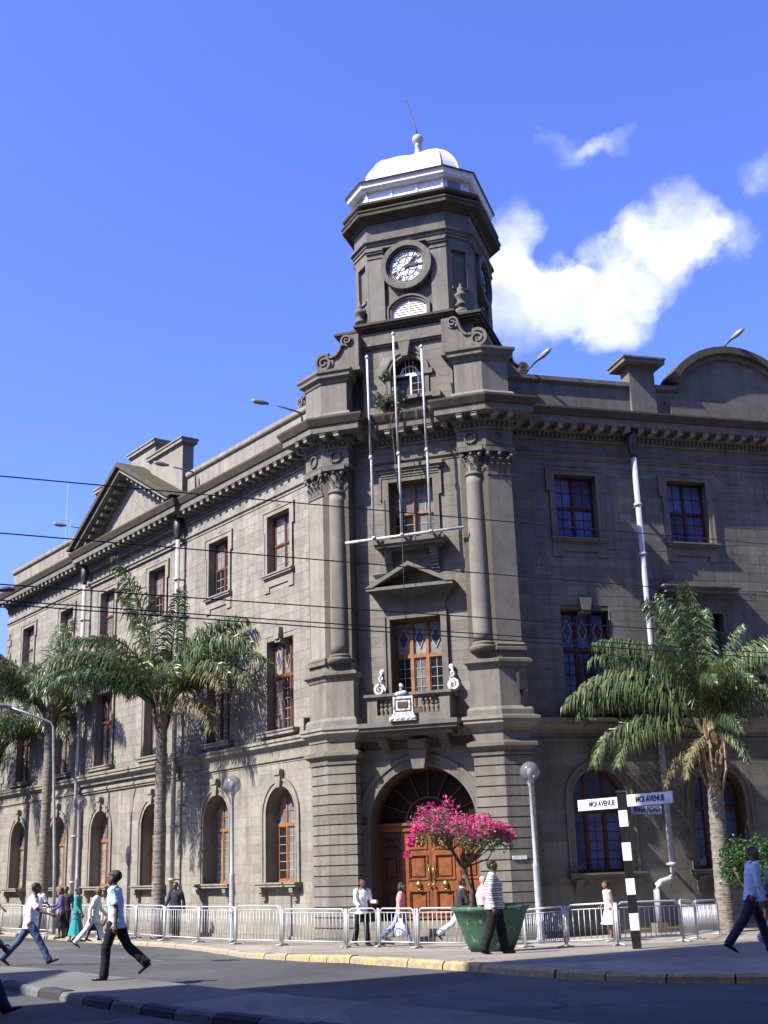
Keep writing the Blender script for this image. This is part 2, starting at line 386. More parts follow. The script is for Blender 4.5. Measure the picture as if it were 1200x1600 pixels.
# kerb line of the pavement (plan) from far left to far right
KERB = [(-33, 75), (-17.9, 54.2), (-11.03, 44.3), (-8.83, 41.3), (-6.4, 38.2), (-4.6, 34.4), (-3.26, 30.69), (-2.3, 28.1), (-1.58, 26.0), (-.27, 23.91), (.6, 22.8), (1.48, 21.72), (2.34, 20.2), (3.54, 18.95), (5.11, 18.22), (8, 17.4), (12, 16.9), (22, 17.4), (45, 20.)]
def resample(pts, st):
    out = [Vector(pts[0])]; pts = [Vector(p) for p in pts]; acc = 0
    for a, b in zip(pts, pts[1:]):
        L_ = (b-a).length; t = st-acc
        while t <= L_: out.append(a.lerp(b, t/L_)); t += st
        acc = L_-(t-st)
    return out
def smooth_line(pts, it=2):
    pts = [Vector(p) for p in pts]
    for _ in range(it):
        q = [pts[0]]
        for a, b in zip(pts, pts[1:]): q += [a.lerp(b, .25), a.lerp(b, .75)]
        pts = q+[pts[-1]]
    return pts
kl = resample(smooth_line(KERB), .98)
def walls_inner(p):
    "the point well under the building behind a kerb point"
    return Vector((p.x*.55+.5, 46.+max(0, (-p.x-8))*1.05+max(0, p.x-8)*.25)) if p.y < 46 else Vector((p.x+9, p.y+9))
mb = MB(); ROWS = 30
for i, p in enumerate(kl):
    q = walls_inner(p)
    for j in range(ROWS+1):
        r = p.lerp(q, j/ROWS); mb.v.append((r.x, r.y, gz(r.x, r.y)))
for i in range(len(kl)-1):
    for j in range(ROWS):
        a = i*(ROWS+1)+j; mb.f.append((a, a+ROWS+1, a+ROWS+2, a+1)); mb.t.append(.5); mb.m.append(0); mb.sm.append(True)
pavement = tag(link('pavement', mb.mesh('pavement', M['paving'])), kind='structure')
def kerb_stones(line, mats, parent, w, top=.012, zroad=.14, jit=.012, chip=.02, bare=None):
    for i in range(len(line)-1):
        a, b = line[i], line[i+1]
        if not (-19 < a.x < 12): continue
        t = (b-a).normalized(); n = Vector((t.y, -t.x)); g = .012
        a2 = a+t*g; b2 = b-t*g; jz = rnd.uniform(-jit, jit); jo = rnd.uniform(-jit, jit)
        mb = MB(); mb.tint = rnd.random(); vs = []
        K = 4
        for q in range(K+1):
            c = a2.lerp(b2, q/K); e = rnd.uniform(0, chip) if 0 < q < K else chip
            z = gz(c.x, c.y)+top+jz
            o0 = c+n*(-w); o1 = c+n*(jo+.05)
            vs += [(o0.x, o0.y, z-.3), (o0.x, o0.y, z), (o1.x-n.x*(.03+e), o1.y-n.y*(.03+e), z), (o1.x, o1.y, z-.035-e*.6), (o1.x+n.x*.03, o1.y+n.y*.03, z-zroad-.1)]
        fs = [(q*5+j, q*5+j+1, q*5+j+6, q*5+j+5) for q in range(K) for j in range(4)]+[(0, 1, 2, 3, 4), tuple(K*5+j for j in (4, 3, 2, 1, 0))]
        mb.add(vs, fs); part('kerb_stone', mb, mats[i % len(mats)] if not bare or a.x > bare+1.2*math.sin(i*2.3) else M['kerb_s'], parent)
kerb_stones(kl, [M['kerb_y']], pavement, .16, bare=-3.4)
# traffic island with a black and white kerb
I_near = [(-7.6, 22.9), (-6.9, 21.9), (-6.13, 20.78), (-4.81, 18.86), (-2.95, 16.35), (-1.65, 14.83), (-.72, 13.83), (1.2, 11.6), (3.2, 9.2), (5.5, 6.5)]
I_far = [(-8.6, 24.2), (-8.35, 25.6), (-7.2, 24.9), (-5.6, 22.9), (-3.6, 20.2), (-1.5, 17.45), (0., 15.9), (1.38, 14.11), (3.3, 11.6), (5.4, 9.2), (8, 6.5)]
inn = resample(smooth_line(I_near), .92); iff = resample(smooth_line(I_far), .92)
poly = inn+iff[::-1]
bm = bmesh.new(); vv = [bm.verts.new((p.x, p.y, gz(p.x, p.y))) for p in poly]; f = bm.faces.new(vv)
e = bmesh.ops.extrude_face_region(bm, geom=[f]); bmesh.ops.translate(bm, verts=[g for g in e['geom'] if isinstance(g, bmesh.types.BMVert)], vec=(0, 0, -.3))
bmesh.ops.recalc_face_normals(bm, faces=bm.faces)
me = bpy.data.meshes.new('traffic_island'); bm.to_mesh(me); bm.free(); me.materials.append(M['island'])
island = tag(link('traffic_island', me), kind='structure')
kerb_stones(inn, [M['kerb_b'], M['kerb_w']], island, .17)

# ------------------------------------------------------------------ the corner building
BASE = P('F', 0, -.5, 0)
bld = thing('clock_tower_building', BASE, 'grey stone corner building with arched wooden door and white-domed clock tower', 'building')
W_END, E_END = -29.0, 20.0
CX = .06
def piece(name, mb, mats, k=None, **kw): return part(name, mb, mats, bld, FR[k] if k else None, **kw)

# ---- openings
LX = [(-3.85, 'plain'), (-7.9, 'plain'), (-12.75, 'hood'), (-17.3, 'hood'), (-21.6, 'plain'), (-26.15, 'plain')]
RX = [(4.05, 'plain'), (7.93, 'hood'), (11.8, 'hood'), (15.7, 'plain')]
def rect(c, hw, z0, z1): return dict(t='r', c=c, hw=hw, z0=z0, z1=z1)
def arch(c, hw, z0, zs): return dict(t='a', c=c, hw=hw, z0=z0, z1=zs+hw, zs=zs)
def wid(o, z):
    if z <= o['z0']-1e-6 or z >= o['z1']+1e-6: return None
    if o['t'] == 'r' or z <= o['zs']: return o['hw']
    return math.sqrt(max(0, o['hw']**2-(z-o['zs'])**2))
def segs(za, zb, ops, s0, s1):
    zm = (za+zb)/2; cur = []
    for o in ops:
        if wid(o, zm) is not None:
            e = min(1e-4, (zb-za)/4); wa, wb = wid(o, za+e), wid(o, zb-e)
            wa = wid(o, zm) if wa is None else wa; wb = wa*.0 if wb is None else wb
            cur.append((o['c']-wa, o['c']-wb, o['c']+wa, o['c']+wb))
    cur.sort(); res = []; l0 = l1 = s0
    for a0, a1, b0, b1 in cur:
        if a0 > l0 or a1 > l1: res.append((l0, l1, a0, a1))
        l0, l1 = b0, b1
    res.append((l0, l1, s1, s1)); return res
def wall_panel(mb, s0, s1, z0, z1, nb, nf, ops):
    br = {z0, z1}
    for o in ops:
        br |= {o['z0'], o['z1']}
        if o['t'] == 'a': br |= {o['zs']+o['hw']*math.sin(q*math.pi/22) for q in range(11)}
    br = sorted(z for z in br if z0 <= z <= z1)
    for za, zb in zip(br, br[1:]):
        if zb-za < 1e-5: continue
        for l0, l1, r0, r1 in segs(za, zb, ops, s0, s1):
            mb.prism([(l0, za), (r0, za), (r1, zb), (l1, zb)], nb, nf)
def ashlar(k, n0, s0, s1, levels, ops, ln=(.5, .85), gap=.0035):
    "cut stones in courses; returns (corner points, mesh builder in the face frame)"
    out = []
    for (za, zb) in zip(levels, levels[1:]):
        for l0, l1, r0, r1 in segs(za, zb, ops, s0, s1):
            w = min(r0-l0, r1-l1)
            if max(r0-l0, r1-l1) < .05: continue
            nst = max(1, round((r0-l0+r1-l1)/2/rnd.uniform(*ln)))
            cuts = [0]+[min(.97, max(.03, (i+rnd.uniform(-.18, .18))/nst)) for i in range(1, nst)]+[1]
            for a, b in zip(cuts, cuts[1:]):
                p = [(l0+(r0-l0)*a+gap, za+gap), (l0+(r0-l0)*b-gap, za+gap), (l1+(r1-l1)*b-gap, zb-gap), (l1+(r1-l1)*a+gap, zb-gap)]
                pr = rnd.uniform(.0, .007); mb = MB(); mb.tint = min(1, max(0, rnd.gauss(.5, .25))); mb.prism(p, n0-.03, n0+pr); out.append((k, p, mb, n0))
    return out
def lev(*marks):
    r = []
    for a, b in zip(marks, marks[1:]):
        n = max(1, round((b-a)/.305)); r += [a+(b-a)*i/n for i in range(n)]
    return r+[marks[-1]]
def real_ops(xs):
    o = []
    for c, kind in xs:
        o += [arch(c, .86, 1.67, 3.72), rect(c, .80, 6.3, 9.3), rect(c, .70, 11.55, 13.6)]
    return o
def stone_ops(xs):
    o = []
    for c, kind in xs:
        o += [arch(c, 1.1, 1.67, 3.72), rect(c, .80 if kind == 'plain' else 1.0, 6.3, 9.3), rect(c, .9, 11.55, 13.8)]
        if kind == 'plain': o.append(rect(c, .8, 9.3, 9.45))
    return o
def revealed(mb, k, xs, s0, s1): wall_panel(mb, s0, s1, 0, 15.6, -.62, -.03, real_ops(xs))
stones = []
LV = lev(.1, 1.67, 3.72, 5.33); LU = lev(5.9, 6.3, 9.3, 9.45, 11.55, 13.6, 14.2); LF_ = lev(14.25, 14.75)
ends = {'L': (W_END, -1.62), 'R': (1.80, E_END)}
for k, xs in (('L', LX), ('R', RX)):
    s0, s1 = ends[k]
    mb = MB(); e0, e1 = (s0, .35) if k == 'L' else (-.35, s1)
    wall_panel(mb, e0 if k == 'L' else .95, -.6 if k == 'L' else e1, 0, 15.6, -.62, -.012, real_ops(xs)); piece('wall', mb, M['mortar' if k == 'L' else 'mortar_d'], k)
    so_ = stone_ops(xs)
    for L_ in (LV, LU, LF_): stones += ashlar(k, 0., s0, s1, L_, so_, (.5, .85) if L_ is not LV else (.7, 1.15), .0035 if L_ is not LV else .002)
# recessed entrance bay between the piers
FO_real = [arch(CX, 1.6, .54, 3.2), rect(CX, .80, 6.5, 9.2), rect(CX+.02, .72, 11.6, 13.55)]
FO_st = [arch(CX, 1.93, .54, 3.2), rect(CX, 1.0, 6.3, 9.3), rect(CX+.02, .92, 11.6, 13.8)]
mb = MB(); wall_panel(mb, -2.5, 2.2, 0, 15.6, -1.25, -.512, FO_real); piece('wall', mb, M['mortar_d'], 'F')
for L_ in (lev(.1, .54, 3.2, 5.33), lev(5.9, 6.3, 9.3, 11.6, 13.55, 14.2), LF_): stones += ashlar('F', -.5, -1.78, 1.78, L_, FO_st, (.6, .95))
# how large each stone shows, to keep the 266 largest as parts
def size_of(st):
    k, p, mb, n0 = st; c = P(k, sum(q[0] for q in p)/4, n0, sum(q[1] for q in p)/4); d = c-Vector((0, 0, CZ))
    a = .5*abs((p[2][0]-p[0][0])*(p[3][1]-p[1][1])-(p[3][0]-p[1][0])*(p[2][1]-p[0][1]))
    x = d.dot(Rt)/d.dot(Fw)*FPX+600
    if not 0 < x < 1200: return 0
    return a*abs(PL[k][0].dot(d))/d.length**3
order = sorted(range(len(stones)), key=lambda i: -size_of(stones[i])); big = set(order[:258])
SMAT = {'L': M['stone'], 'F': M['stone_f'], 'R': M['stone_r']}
rest = {'L': MB(), 'F': MB(), 'R': MB()}
for i, (k, p, mb, n0) in enumerate(stones):
    if i in big: piece('stone', mb, SMAT[k], k)
    else:
        r = rest[k]; r.tint = mb.t[0]; r.add(mb.v, mb.f)
for k in rest: piece('stone_courses', rest[k], SMAT[k], k, kind='stuff')

# ---- piers: rusticated below, pedestals above
PIER = {'l': [P2('L', -1.5, -.1), P2('L', -1.5, .4233), P2('F', -2.664, 0), P2('F', -1.79, 0), P2('F', -1.79, -.55)],
        'r': [P2('F', 1.78, -.55), P2('F', 1.78, 0), P2('F', 2.664, 0), P2('R', 1.78, .628), P2('R', 1.78, -.1)]}
def plan_off(path, d):
    mb = MB(); mb.sweep(path, [(d, 0)]); return [(v[0], v[1]) for v in mb.v]
for sd_, path in PIER.items():
    core = MB(); pp_ = plan_off(path, -.03)
    core.slab(pp_[::-1], 0, 15.2); piece('pier_core', core, M['mortar_d'])
    n = 17; h = (4.95-.1)/n
    for i in range(n):
        z0 = .1+i*h; mb = MB(); mb.tint = min(1, max(0, rnd.gauss(.5, .22))); g = .014
        mb.sweep(path, [(-.05, z0+g), (0., z0+g+.006), (0., z0+h-g-.006), (-.05, z0+h-g), ], True); piece('stone', mb, M['stone_f'])
    for nm, prof, m in [('pier_plinth', [(-.02, 0), (.07, 0), (.07, .09), (-.02, .11)], 'trim_f'),
                     ('pier_cap', [(-.05, 4.95), (.04, 4.95), (.05, 5.02), (.02, 5.03), (.02, 5.1), (.15, 5.2), (.15, 5.29), (.03, 5.36), (-.05, 5.36)], 'trim_f'),
                     ('pier_frieze', [(-.05, 5.36), (0, 5.36), (0, 5.66), (-.05, 5.66)], 'stone_f'),
                     ('pedestal', [(-.05, 6.0), (.10, 6.0), (.10, 6.22), (.05, 6.30), (0, 6.32), (0, 7.42), (-.05, 7.42)], 'stone_f'),
                     ('pedestal_cap', [(-.05, 7.40), (.03, 7.42), (.05, 7.5), (.14, 7.58), (.14, 7.66), (.0, 7.72), (.0, 7.92), (-.05, 7.92)], 'trim_f'),
                     ('entablature_block', [(-.05, 14.12), (.03, 14.12), (.06, 14.22), (.02, 14.24), (.02, 14.75), (-.05, 14.75)], 'trim_f')]:
        piece(nm, MB().sweep(path, prof, True), M[m])
# upper piers: a flat pilaster on the side face and a round column on the front
def leafy_capital(mb, half, z0, z1, nside=8, rad=None, faces=None):
    "two rows of curled leaves and corner volutes round a bell, centred on the origin"
    h = z1-z0
    for row, (zb, hh, nn, out) in enumerate([(z0, .42*h, nside, .075), (z0+.24*h, .5*h, nside, .10)]):
        for i in range(nn):
            a = 2*math.pi*(i+.5*row)/nn
            if faces and not any(abs((a-f_+math.pi) % (2*math.pi)-math.pi) < 1.0 for f_ in faces): continue
            ca, sa = math.cos(a), math.sin(a); w = half*.42; vs = []
            for t, ro, ww in [(0, .0, 1.), (.45, .02, .95), (.8, out*.6, .8), (1., out, .5), (.9, out*1.25, .25)]:
                r = half*(.92+.14*t)+ro
                for sgn in (-1, 1): vs.append((ca*r-sa*sgn*w*ww/2, sa*r+ca*sgn*w*ww/2, zb+hh*t))
            mb.add(vs, [(2*q, 2*q+1, 2*q+3, 2*q+2) for q in range(4)])
    for i in range(4):
        a = math.pi/4+i*math.pi/2; r = half*1.42
        mb.ball((r*math.cos(a), r*math.sin(a), z1-.14*h), (.075, .075, .085), 8)
        mb.tube([(half*math.cos(a), half*math.sin(a), z0+.55*h), (half*1.2*math.cos(a), half*1.2*math.sin(a), z1-.14*h), (r*math.cos(a), r*math.sin(a), z1-.05*h)], .035, 6)
    for i in range(4):
        a = i*math.pi/2; mb.ball((half*1.15*math.cos(a), half*1.15*math.sin(a), z1-.1*h), .06, 6)
def column(s, n):
    R0, R1 = .295, .255; m = FR['F'] @ Matrix.Translation((s, -n, 0))
    mb = MB(); K = 18; prof = [(R0-(R0-R1)*(t/K)**1.6, 8.2+(13.28-8.2)*t/K) for t in range(K+1)]; mb.lathe(prof, 28)
    c = part('column', mb, M['stone_f'], bld, m)
    b = MB(); b.lathe([(.40, 7.92), (.40, 8.0), (.42, 8.03), (.40, 8.07), (.34, 8.09), (.34, 8.12), (.36, 8.14), (.34, 8.17), (.30, 8.2)], 28); part('base', b, M['trim_f'], c, m)
    q = MB(); q.lathe([(.255, 13.26), (.30, 13.29), (.30, 13.33), (.255, 13.35), (.255, 13.6), (.30, 13.95), (.3, 13.98)], 24); leafy_capital(q, .26, 13.36, 13.99)
    q.box(-.37, .37, -.37, .37, 13.99, 14.12); part('capital', q, M['trim_f'], c, m)
column(-2.22, -.13); column(2.22, -.13)
def pilaster(k, s0, s1, nf):
    mb = MB(); mb.box(s0, s1, -.05, nf-.02, 8.15, 13.3); p = part('pilaster', mb, M['stone_f'] if k == 'R' else M['stone'], bld, FR[k])
    b = MB(); b.sweep([P2(k, s0, -.04), P2(k, s0, nf-.02), P2(k, s1, nf-.02), P2(k, s1, -.04)], [(-.01, 7.92), (.10, 7.92), (.10, 8.0), (.06, 8.03), (.08, 8.09), (.02, 8.17), (-.01, 8.17)], True); part('base', b, M['trim_f'], p)
    q = MB(); w = (s1-s0)/2; q.box(-w-.03, w+.03, -.05-nf, .01, 13.26, 13.33); q.box(-w, w, -nf, -.02, 13.33, 13.99); q.box(-w-.12, w+.12, -nf, .11, 13.99, 14.12)
    for row, (zb, hh, nn) in enumerate([(13.35, .26, 4), (13.48, .3, 3)]):
        for i in range(nn):
            c = -w+(i+.5)*2*w/nn; ww = w/nn*.85; vs = []
            for t, ro, f_ in [(0, .0, 1.), (.5, .02, .95), (.85, .06, .8), (1., .1, .5), (.9, .125, .25)]:
                for sg in (-1, 1): vs.append((c+sg*ww*f_, -(ro+.0), zb+hh*t))
            q.add(vs, [(2*j, 2*j+1, 2*j+3, 2*j+2) for j in range(4)])
    for sg in (-1, 1): q.ball((sg*w*1.05, -.06, 13.9), (.085, .09, .09), 10); q.tube([(sg*w*.4, -.01, 13.62), (sg*w*.8, -.06, 13.82), (sg*w*1.05, -.07, 13.9)], .035, 6)
    q.ball((0, -.08, 13.92), .07, 8)
    part('capital', q, M['trim_f'], p, FR[k] @ Matrix.Translation(((s0+s1)/2, -nf, 0)))
# the side pilasters end at the arris of the pier
sL1 = (P('F', -2.664, 0)-P('L', 0, .4233)).dot(PL['L'][2]); sR0 = (P('F', 2.664, 0)-P('R', 0, .628)).dot(PL['R'][2])
pilaster('L', -1.42, sL1-.03, .4233); pilaster('R', sR0+.03, 1.70, .628)
# carved wreaths on the blocks above the capitals
def wreath(k, s, n, z):
    mb = MB(); R0 = .17
    for i in range(14):
        a = 2*math.pi*i/14; mb.ball((s+R0*math.cos(a), -n-.03, z+R0*math.sin(a)), (.05, .045, .05), 6)
    piece('wreath', mb, M['trim_f'], k)
wreath('F', -2.2, .02, 14.48); wreath('F', 2.2, .02, 14.48); wreath('L', (sL1-1.42)/2, .44, 14.48); wreath('R', (sR0+1.7)/2, .648, 14.48)

# ---- mouldings that run round the building
PRJ = .16
def l_ped(p): return [P2('L', -19.05, 0), P2('L', -19.05, p), P2('L', -10.62, p), P2('L', -10.62, 0)]
def run(ped=True, piers=True, ends_=True):
    r = ([P2('L', W_END, -6)] if ends_ else [])+[P2('L', W_END, 0)]
    if ped: r += l_ped(PRJ)
    if piers: r += [P2('L', -1.5, 0), P2('L', -1.5, .4233), P2('F', -2.664, 0), P2('F', -1.79, 0), P2('F', -1.79, -.5), P2('F', 1.78, -.5), P2('F', 1.78, 0), P2('F', 2.664, 0), P2('R', 1.78, .628), P2('R', 1.78, 0)]
    r += [P2('R', E_END, 0)]
    return r
piece('plinth', MB().sweep([P2('L', W_END, -6), P2('L', W_END, 0), P2('L', -1.5, 0)], [(-.02, 0), (.06, 0), (.06, .1), (-.02, .12)], True), M['trim'])
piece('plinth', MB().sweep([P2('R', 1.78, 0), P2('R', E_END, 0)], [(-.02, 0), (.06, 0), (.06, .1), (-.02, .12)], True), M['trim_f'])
piece('string_course', MB().sweep(run(), [(-.04, 5.60), (.03, 5.62), (.05, 5.72), (.10, 5.76), (.20, 5.84), (.20, 5.92), (.24, 5.95), (.24, 6.03), (.05, 6.09), (-.04, 6.09)], True), M['trim'])
piece('lower_moulding', MB().sweep([P2('L', W_END, -6), P2('L', W_END, 0)]+l_ped(.05)+[P2('L', -1.5, 0)], [(-.04, 5.28), (.02, 5.3), (.02, 5.36), (.07, 5.38), (.07, 5.45), (.03, 5.5), (.03, 5.62), (-.04, 5.62)], True), M['trim'])
piece('lower_moulding', MB().sweep([P2('R', 1.78, 0), P2('R', E_END, 0)], [(-.04, 5.28), (.02, 5.3), (.02, 5.36), (.07, 5.38), (.07, 5.45), (.03, 5.5), (.03, 5.62), (-.04, 5.62)], True), M['trim_f'])
arp = [(-.04, 14.1), (.03, 14.1), (.03, 14.17), (.05, 14.18), (.09, 14.22), (.09, 14.27), (-.04, 14.3)]
piece('architrave_moulding', MB().sweep([P2('L', W_END, -6), P2('L', W_END, 0)]+l_ped(.06)+[P2('L', -1.5, 0)], arp, True), M['trim'])
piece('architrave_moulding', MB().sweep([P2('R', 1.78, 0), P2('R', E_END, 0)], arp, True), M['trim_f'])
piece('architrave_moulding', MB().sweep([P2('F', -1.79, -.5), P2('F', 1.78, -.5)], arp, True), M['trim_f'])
CR = run()
piece('cornice_bed', MB().sweep(CR, [(-.3, 14.72), (.05, 14.72), (.07, 14.78), (.06, 14.8), (.06, 14.95), (.14, 15.0), (.14, 15.16), (-.3, 15.16)], True), M['trim_f'])
piece('cornice_corona', MB().sweep(CR, [(-.3, 15.16), (.55, 15.16), (.55, 15.33), (.58, 15.36), (-.3, 15.38)], True), M['trim_f'])
piece('cornice_gutter', MB().sweep(CR, [(-.5, 15.38), (.60, 15.38), (.62, 15.42), (.70, 15.58), (.70, 15.64), (.0, 15.74), (-.5, 15.74)], True), M['weather'])
# modillions under the cornice, one by one, and a row of dentils behind them
mmb = MB(); mmb.box(-.085, .085, .0, .36, -.15, -.002); mmb.box(-.1, .1, .0, .385, -.05, -.0022)
MODM = mmb.mesh('modillion', M['trim'])
def run_row(path, d, step, fn, m0=.18):
    pts = [Vector(p) for p in path]
    for a, b in zip(pts, pts[1:]):
        Ls = (b-a).length
        if Ls < .5: continue
        t = (b-a)/Ls; n = Vector((t.y, -t.x)); cnt = int((Ls-2*m0+2*d*0)/step)+1; off = (Ls-(cnt-1)*step)/2
        for i in range(cnt):
            p = a+t*(off+i*step)+n*d; fn(p, t, n)
def place_mod(p, t, n):
    if n.dot(Vector((p.x, p.y))) > 0 or abs(p.x) > 33: return
    v = Vector((p.x, p.y, 15.2))-Vector((0, 0, CZ)); u = v.dot(Rt)/v.dot(Fw)*FPX
    if abs(u) > 640: return
    link('modillion', MODM, bld, Matrix(((t.x, -n.x, 0, p.x), (t.y, -n.y, 0, p.y), (0, 0, 1, 15.162), (0, 0, 0, 1))))
run_row(CR, .14, .462, place_mod)
dmb = MB()
def put_dent(p, t, n):
    w = .045; q = [p-t*w, p+t*w]; vs = []
    for z in (14.82, 14.94):
        for o in (0, .06): vs += [(q[0].x+n.x*o, q[0].y+n.y*o, z), (q[1].x+n.x*o, q[1].y+n.y*o, z)]
    dmb.add(vs, [(2, 3, 7, 6), (0, 2, 6, 4), (1, 5, 7, 3), (0, 1, 3, 2), (4, 6, 7, 5)])
run_row(CR, .06, .15, put_dent, .08); piece('dentil_row', dmb, M['trim_f'], kind='stuff')

# ---- parapets, roof
def parapet(pth, z1=16.93, m='trim', t=.46):
    piece('parapet', MB().sweep(pth, [(-.56, 15.7), (-.10, 15.7), (-.10, 16.70), (-.06, 16.72), (-.06, 16.75), (-.56, 16.75)], True), M['stone' if m == 'trim' else 'stone_r'])
    piece('parapet_coping', MB().sweep(pth, [(-.60, 16.75), (-.03, 16.75), (-.0, 16.80), (-.0, z1), (-.60, z1+.03)], True), M[m])
parapet([P2('L', W_END, -6), P2('L', W_END, 0), P2('L', -19.1, 0)]); parapet([P2('L', -10.6, 0), P2('L', -1.7, 0)])
parapet([P2('R', 1.6, 0), P2('R', 6.3, 0)], m='trim_f'); parapet([P2('R', 7.22, 0), P2('R', 8.1, 0)], m='trim_f')
parapet([P2('R', 12.0, 0), P2('R', E_END, 0)], m='trim_f')
rf = [P2('L', W_END, -.3), P2('F', -1.7, -.9), P2('F', 1.7, -.9), P2('R', E_END, -.3), P2('R', E_END, -12), P2('R', 6, -12), P2('L', -8, -13), P2('L', W_END, -12)]
piece('roof', MB().slab(rf, 15.3, 15.66), M['weather'])
piece('rear_wall', MB().slab([P2('L', W_END, -11.7), P2('L', W_END, -12), P2('L', -8, -13), P2('R', 6, -12), P2('R', E_END, -12), P2('R', E_END, -11.7), P2('R', 6, -11.6), P2('L', -8, -12.6)][::-1], 0, 15.3), M['mortar'])
piece('end_wall', MB().box(W_END, W_END+.4, -12, -.63, 0, 15.3), M['stone'], 'L')
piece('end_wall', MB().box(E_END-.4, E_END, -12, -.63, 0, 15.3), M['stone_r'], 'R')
# quoins at the far end of the long side
for i in range(24):
    z0 = 6.12+i*.33; w = .55 if i % 2 else .32; mb = MB(); mb.tint = rnd.random(); mb.box(W_END-.02, W_END+w, -.03, .05, z0+.015, z0+.315)
    if z0 < 13.7: piece('quoin', mb, M['stone'], 'L')
# blocks that stand over the long side behind the pediment
def block(k, s0, s1, nb, nf, z0, z1, m='stone', cap=.12):
    mb = MB(); mb.box(s0, s1, nb, nf, z0, z1-.28); b = piece('attic_block', mb, M[m], k)
    c = MB(); c.box(s0-.04, s1+.04, nb-.04, nf+.04, z1-.28, z1-.2); c.box(s0-cap, s1+cap, nb-cap, nf+cap, z1-.2, z1-.06); c.box(s0-cap-.04, s1+cap+.04, nb-cap-.04, nf+cap+.04, z1-.06, z1)
    part('cap', c, M['trim' if k == 'L' else 'trim_f'], b, FR[k])
block('L', -13.7, -10.9, -.5, -.02, 15.7, 18.5); block('L', -18.9, -16.1, -.5, -.02, 15.7, 18.5); block('L', -16.05, -13.75, -1.1, -.25, 15.7, 19.35)
piece('attic_stub', MB().box(-16.7, -16.3, -1.4, -.9, 15.7, 19.9), M['stone'], 'L')
# pediment
PX, PH, PZ, PW = -14.83, 0., 15.74, 4.95
PTOP = 18.45
mb = MB(); mb.prism([(PX-PW+.7, PZ), (PX+PW-.7, PZ), (PX, PTOP-.35)], -.02, .16); piece('pediment_face', mb, M['stone'], 'L')
mb = MB(); mb.prism([(PX-1.6, PZ+.12), (PX+1.6, PZ+.12), (PX, PZ+1.18)], .16, .2); piece('pediment_panel', mb, M['trim'], 'L')
mb = MB(); mb.prism([(PX-1.2, PZ+.18), (PX+1.2, PZ+.18), (PX, PZ+.98)], .2, .235); piece('pediment_panel', mb, M['stone'], 'L')
for sg in (-1, 1):
    dx, dz = PW, PTOP-PZ; L_ = math.hypot(dx, dz); ux, uz = dx/L_, dz/L_; nx, nz = -uz, ux
    def rk(a, b, n0, n1): # strip parallel to the slope, offsets a..b below the top edge
        pts = []
        for t, o in ((0, a), (1, a), (1, b), (0, b)):
            x = -PW+dx*t; z = PZ+dz*t
            if t == 1: z -= o/ux; 
            else: x += o*uz*0; z -= o/ux
            pts.append((PX+x*(1 if sg < 0 else -1), z))
        return pts if sg > 0 else pts[::-1]
    mb = MB(); mb.prism([(PX+sg*PW, PZ), (PX, PTOP), (PX, PTOP-.2), (PX+sg*(PW-.36), PZ)][::sg], -.45, .98); piece('raking_gutter', mb, M['weather'], 'L')
    mb = MB(); mb.prism([(PX+sg*(PW-.36), PZ+.001), (PX, PTOP-.2), (PX, PTOP-.4), (PX+sg*(PW-.72), PZ+.001)][::sg], -.02, .84); piece('raking_cornice', mb, M['trim'], 'L')
    mb = MB(); mb.prism([(PX+sg*(PW-.72), PZ+.002), (PX, PTOP-.4), (PX, PTOP-.56), (PX+sg*(PW-1.0), PZ+.002)][::sg], -.02, .3); piece('raking_bed', mb, M['trim'], 'L')
    for i in range(1, 10):
        t = i/10.2; x = PX+sg*(PW-.86)*(1-t); z = PZ+(PTOP-.40-PZ)*t-.09
        a = math.atan2(PTOP-PZ, PW)*(-sg)
        link('modillion', MODM, bld, FR['L'] @ Matrix.Translation((x, -.3, z+.06)) @ Matrix.Rotation(-a, 4, 'Y'))
# right side: block and segmental gable on the parapet
block('R', 6.3, 7.2, -.58, .02, 15.7, 17.75, 'stone_r', .28)
AC, AR, AZ0, AZ1 = 10.05, 2.25, 17.3, 18.45
hh = AZ1-AZ0; rr = (AR*AR+hh*hh)/(2*hh); zc = AZ1-rr; th = math.asin(AR/rr)
def arcpts(r, n=18, k=1.): return [(AC+r*math.sin(th*k*(1-2*i/n)), zc+r*math.cos(th*k*(1-2*i/n))) for i in range(n+1)]
mb = MB(); mb.prism([(AC-AR+.05, 15.7), (AC+AR-.05, 15.7)]+arcpts(rr-.2, k=.99), -.5, -.06); piece('segmental_gable', mb, M['stone_r'], 'R')
mb = MB(); a_ = arcpts(rr, k=1.06); b_ = arcpts(rr-.24, k=1.06); 
for i in range(18): mb.prism([a_[i], a_[i+1], b_[i+1], b_[i]], -.6, .2)
piece('gable_hood', mb, M['weather'], 'R')
mb = MB(); a_ = arcpts(rr-.24, k=1.03); b_ = arcpts(rr-.4, k=1.03)
for i in range(18): mb.prism([a_[i], a_[i+1], b_[i+1], b_[i]], -.5, .06)
piece('gable_moulding', mb, M['trim_f'], 'R')
piece('gable_base', MB().box(AC-AR-.1, AC+AR+.1, -.5, .03, 15.7, 16.42), M['trim_f'], 'R')
